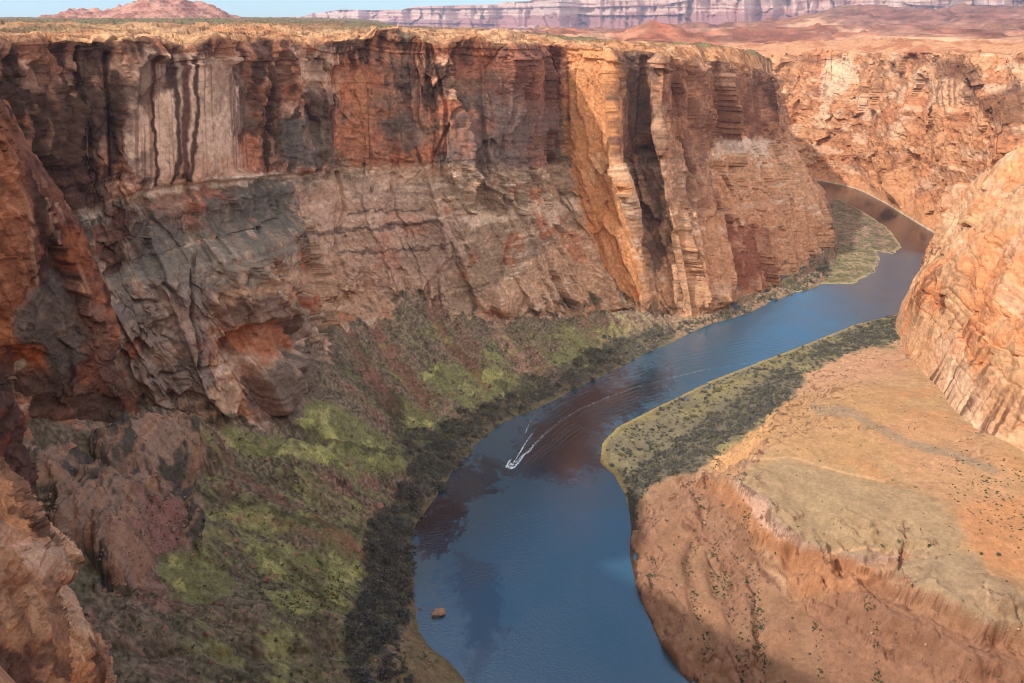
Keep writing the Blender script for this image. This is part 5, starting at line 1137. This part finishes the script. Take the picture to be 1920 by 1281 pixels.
# ------------------------------------------------------------------ motor boat and its wake
def metal(name, col, rough, met=0.0):
    m, nt, bs = new_mat(name); n = nt.nodes.new('ShaderNodeTexNoise'); n.inputs['Scale'].default_value = 6
    r = nt.nodes.new('ShaderNodeMapRange'); nt.links.new(n.outputs['Fac'], r.inputs['Value']); r.inputs['To Min'].default_value = rough * .8; r.inputs['To Max'].default_value = rough * 1.3
    nt.links.new(r.outputs[0], bs.inputs['Roughness']); bs.inputs['Base Color'].default_value = (*col, 1); bs.inputs['Metallic'].default_value = met
    return m
def build_boat():
    a = at_z(957, 875, 0); b = at_z(985, 842, 0); ang = math.atan2(a[1] - b[1], a[0] - b[0])
    root = bpy.data.objects.new('motor_boat', None); COL.objects.link(root); root.location = (a[0], a[1], .0); root.rotation_euler = (0, math.radians(-3), ang); root.scale = (1.2, 1.2, 1.2)
    tag(root, 'small white motor boat speeding down the river with a foaming wake', 'boat')
    st = np.linspace(-3, 3, 25); V = []; 
    for x in st:
        t = (x + 3) / 6; w = 1.15 * (1 - max(0, (t - .45) / .55) ** 2.2) + .02; ke = -.35 + .75 * max(0, t - .6) ** 2 / .16 * .5; gh = .62 + .28 * t ** 2
        V.append([(x, w, gh), (x, w * .97, gh - .12), (x, w * .85, .1 + .4 * max(0, t - .6)), (x, .02, ke), (x, -w * .85, .1 + .4 * max(0, t - .6)), (x, -w * .97, gh - .12), (x, -w, gh),
                  (x, -w * .82, gh - .02), (x, -w * .72, .28), (x, w * .72, .28), (x, w * .82, gh - .02)])
    V = np.array(V); n, k = V.shape[:2]; F = [(i * k + j, (i + 1) * k + j, (i + 1) * k + (j + 1) % k, i * k + (j + 1) % k) for i in range(n - 1) for j in range(k)]
    V2 = V.reshape(-1, 3); F += [(2, 3, 4, 5), (1, 2, 5, 6), (0, 1, 6, 7), (0, 7, 8, 9)]
    hull = mesh_obj('hull', V2, np.array(F), metal('white_gelcoat', (.8, .8, .78), .3), parent=root, smooth=False)
    def box(name, c, s, mat, par):
        bm = bmesh.new(); bmesh.ops.create_cube(bm, size=1); bmesh.ops.scale(bm, vec=s, verts=bm.verts); bmesh.ops.translate(bm, vec=c, verts=bm.verts)
        bmesh.ops.bevel(bm, geom=bm.edges[:], offset=min(s) * .2, segments=2, affect='EDGES')
        me = bpy.data.meshes.new(name); bm.to_mesh(me); bm.free(); me.materials.append(mat); o = bpy.data.objects.new(name, me); COL.objects.link(o); o.parent = par; return o
    dark = metal('dark_vinyl', (.03, .03, .035), .5); blk = metal('black_cowling', (.02, .02, .02), .3)
    box('console', (.4, 0, .68), (.7, .8, .8), metal('white_console', (.7, .7, .7), .4), root)
    ws = box('windscreen', (.78, 0, 1.18), (.06, 1.2, .45), metal('tinted_screen', (.05, .07, .09), .1), root)
    box('seat', (-.6, .5, .52), (.6, .55, .5), dark, root); box('seat', (-.6, -.5, .52), (.6, .55, .5), dark, root); box('bow_deck', (1.9, 0, .74), (1.1, .9, .08), metal('deck_white', (.72, .72, .7), .5), root)
    mo = box('outboard_motor', (-3.15, 0, .7), (.45, .5, .75), blk, root); box('motor_leg', (-3.2, 0, .05), (.2, .16, .7), blk, mo)
    # foam
    rng = np.random.default_rng(9); Vs, Fs, off = [], [], 0
    arms = [([(949,875),(954,867),(958,861)], 170, .5, .42), ([(960,872),(968,860),(976,847),(981,838),(990,824),(999,812)], 420, .38, .42), ([(957,877),(965,876),(975,864),(981,854),(993,846),(1000,835),(1014,821),(1030,806)], 700, .6, .42),
            ([(1014,821),(1050,790),(1088,767),(1150,741),(1235,715),(1320,694),(1440,675)], 520, .5, .27), ([(985,812),(993,793),(1003,778)], 40, .4, .3), ([(951,875),(957,879),(964,877)], 130, .4, .5), ([(966,868),(978,856),(990,842)], 200, 1.1, .24), ([(949,876),(956,872),(964,872)], 120, .8, .45)]
    for pts, n, sp, rad in arms:
        W = at_z([p[0] for p in pts], [p[1] for p in pts], 0.0); t = np.linspace(0, 1, len(W))
        for u in rng.uniform(0, 1, n) ** 1.3:
            c = np.array([np.interp(u, t, W[:, i]) for i in range(3)]); c[:2] += rng.normal(size=2) * sp * (.35 + .65 * u)
            r = rad * rng.uniform(.35, 1.1) * (1 - .6 * u); a0 = rng.uniform(0, 6.28); m = 6; z = .12 + .12 * rng.uniform()
            ang_ = a0 + np.arange(m) / m * 6.283; rr = r * rng.uniform(.5, 1.2, m)
            Vs.append(np.concatenate([[[c[0], c[1], z + .10]], np.stack([c[0] + np.cos(ang_) * rr, c[1] + np.sin(ang_) * rr * 1.3, np.full(m, z - .16)], 1)]))
            Fs += [(off, off + 1 + j, off + 1 + (j + 1) % m) for j in range(m)]; off += m + 1
    mesh_obj('wake_foam', np.concatenate(Vs), np.array(Fs), plain_mat('white_foam', (.8, .9, .92), .6, .3, .1), kind='stuff')
build_boat()

# ------------------------------------------------------------------ air
def build_haze():
    bm = bmesh.new(); bmesh.ops.create_cube(bm, size=1)
    lo, hi = (-19000, -900, -12), (21000, 21000, 900)
    for v in bm.verts: v.co = [lo[i] if v.co[i] < 0 else hi[i] for i in range(3)]
    me = bpy.data.meshes.new('haze'); bm.to_mesh(me); bm.free()
    m = bpy.data.materials.new('haze_air'); m.use_nodes = True; nt = m.node_tree; nt.nodes.remove(nt.nodes['Principled BSDF'])
    v = nt.nodes.new('ShaderNodeVolumePrincipled'); v.inputs['Color'].default_value = (.62, .76, 1, 1); v.inputs['Density'].default_value = 3.5e-5; v.inputs['Anisotropy'].default_value = .1
    nt.links.new(v.outputs[0], nt.nodes['Material Output'].inputs['Volume']); me.materials.append(m)
    o = bpy.data.objects.new('haze', me); COL.objects.link(o); o['kind'] = 'stuff'
build_haze()
# ------------------------------------------------------------------ sun, sky, camera
SUN_AZ, SUN_EL = math.radians(66), math.radians(43)       # sun stands behind the viewer's left shoulder
to_sun = Vector((-math.sin(SUN_AZ) * math.cos(SUN_EL), -math.cos(SUN_AZ) * math.cos(SUN_EL), math.sin(SUN_EL)))
w = bpy.data.worlds.new('World'); SC.world = w; w.use_nodes = True
nt = w.node_tree; bg = nt.nodes['Background']
sky = nt.nodes.new('ShaderNodeTexSky'); sky.sky_type = 'NISHITA'; sky.sun_disc = False
sky.sun_elevation = SUN_EL; sky.sun_rotation = math.atan2(to_sun.x, to_sun.y); sky.altitude = 1300; sky.air_density = 1.0; sky.dust_density = 0.2; sky.ozone_density = 1.4
N = nt.nodes; L = nt.links
tc = N.new('ShaderNodeTexCoord'); sp = N.new('ShaderNodeSeparateXYZ'); L.new(tc.outputs['Generated'], sp.inputs[0])
# clear pale blue near the horizon, bright clouds overhead and behind added to fill the shade
hz = N.new('ShaderNodeMapRange'); L.new(sp.outputs['Z'], hz.inputs['Value']); hz.inputs['From Min'].default_value = 0.0; hz.inputs['From Max'].default_value = .25; hz.inputs['To Min'].default_value = 0.0; hz.inputs['To Max'].default_value = 1.0
hc = N.new('ShaderNodeMix'); hc.data_type = 'RGBA'; hc.blend_type = 'MULTIPLY'; hc.inputs[0].default_value = 1.0
rmp = N.new('ShaderNodeMix'); rmp.data_type = 'RGBA'; L.new(hz.outputs[0], rmp.inputs[0]); rmp.inputs[6].default_value = (.44, .62, .82, 1); rmp.inputs[7].default_value = (1, 1, 1, 1)
L.new(sky.outputs[0], hc.inputs[6]); L.new(rmp.outputs[2], hc.inputs[7])
zz = N.new('ShaderNodeMath'); zz.operation = 'ADD'; L.new(sp.outputs['Z'], zz.inputs[0]); zz.inputs[1].default_value = .12
dv = N.new('ShaderNodeVectorMath'); dv.operation = 'DIVIDE'; L.new(tc.outputs['Generated'], dv.inputs[0])
cb = N.new('ShaderNodeCombineXYZ'); [L.new(zz.outputs[0], cb.inputs[i]) for i in range(3)]; L.new(cb.outputs[0], dv.inputs[1])
cn = N.new('ShaderNodeTexNoise'); cn.inputs['Scale'].default_value = 1.6; cn.inputs['Detail'].default_value = 7; cn.inputs['Roughness'].default_value = .58; L.new(dv.outputs[0], cn.inputs['Vector'])
cm = N.new('ShaderNodeMapRange'); L.new(cn.outputs['Fac'], cm.inputs['Value']); cm.inputs['From Min'].default_value = .38; cm.inputs['From Max'].default_value = .58
cy = N.new('ShaderNodeMath'); cy.operation = 'MULTIPLY_ADD'; L.new(sp.outputs['Y'], cy.inputs[0]); cy.inputs[1].default_value = -.8; L.new(sp.outputs['Z'], cy.inputs[2])
ch = N.new('ShaderNodeMapRange'); L.new(cy.outputs[0], ch.inputs['Value']); ch.inputs['From Min'].default_value = .3; ch.inputs['From Max'].default_value = .6
cmul = N.new('ShaderNodeMath'); cmul.operation = 'MULTIPLY'; L.new(cm.outputs[0], cmul.inputs[0]); L.new(ch.outputs[0], cmul.inputs[1])
cx = N.new('ShaderNodeMix'); cx.data_type = 'RGBA'; L.new(cmul.outputs[0], cx.inputs[0]); L.new(hc.outputs[2], cx.inputs[6]); cx.inputs[7].default_value = (13.0, 12.0, 10.7, 1)
L.new(cx.outputs[2], bg.inputs['Color']); bg.inputs['Strength'].default_value = 0.15
sl = bpy.data.lights.new('sun', 'SUN'); sl.energy = 2.0; sl.angle = math.radians(1.2); sl.color = (1.0, .955, .89)
so = bpy.data.objects.new('sun', sl); COL.objects.link(so); so.rotation_euler = to_sun.to_track_quat('Z', 'Y').to_euler(); so.location = (-400, -300, 900)
cd = bpy.data.cameras.new('camera'); cd.lens = 24.0; cd.sensor_width = 36.0; cd.clip_end = 60000; cd.clip_start = .1
co = bpy.data.objects.new('camera', cd); COL.objects.link(co); co.location = (0, 0, CAM_H); co.rotation_euler = (math.pi / 2 - PITCH, 0, 0)
SC.camera = co
vs = SC.view_settings; vs.view_transform = 'Standard'; vs.look = 'None'; vs.exposure = 0.65; vs.gamma = 1.0
SC.cycles.max_bounces = 6; SC.cycles.diffuse_bounces = 3; SC.cycles.glossy_bounces = 3; SC.cycles.volume_bounces = 0
SC.cycles.use_denoising = True; SC.cycles.denoising_prefilter = 'ACCURATE'; SC.cycles.denoising_quality = 'HIGH'; SC.cycles.use_adaptive_sampling = False
SC.cycles.filter_width = 1.1
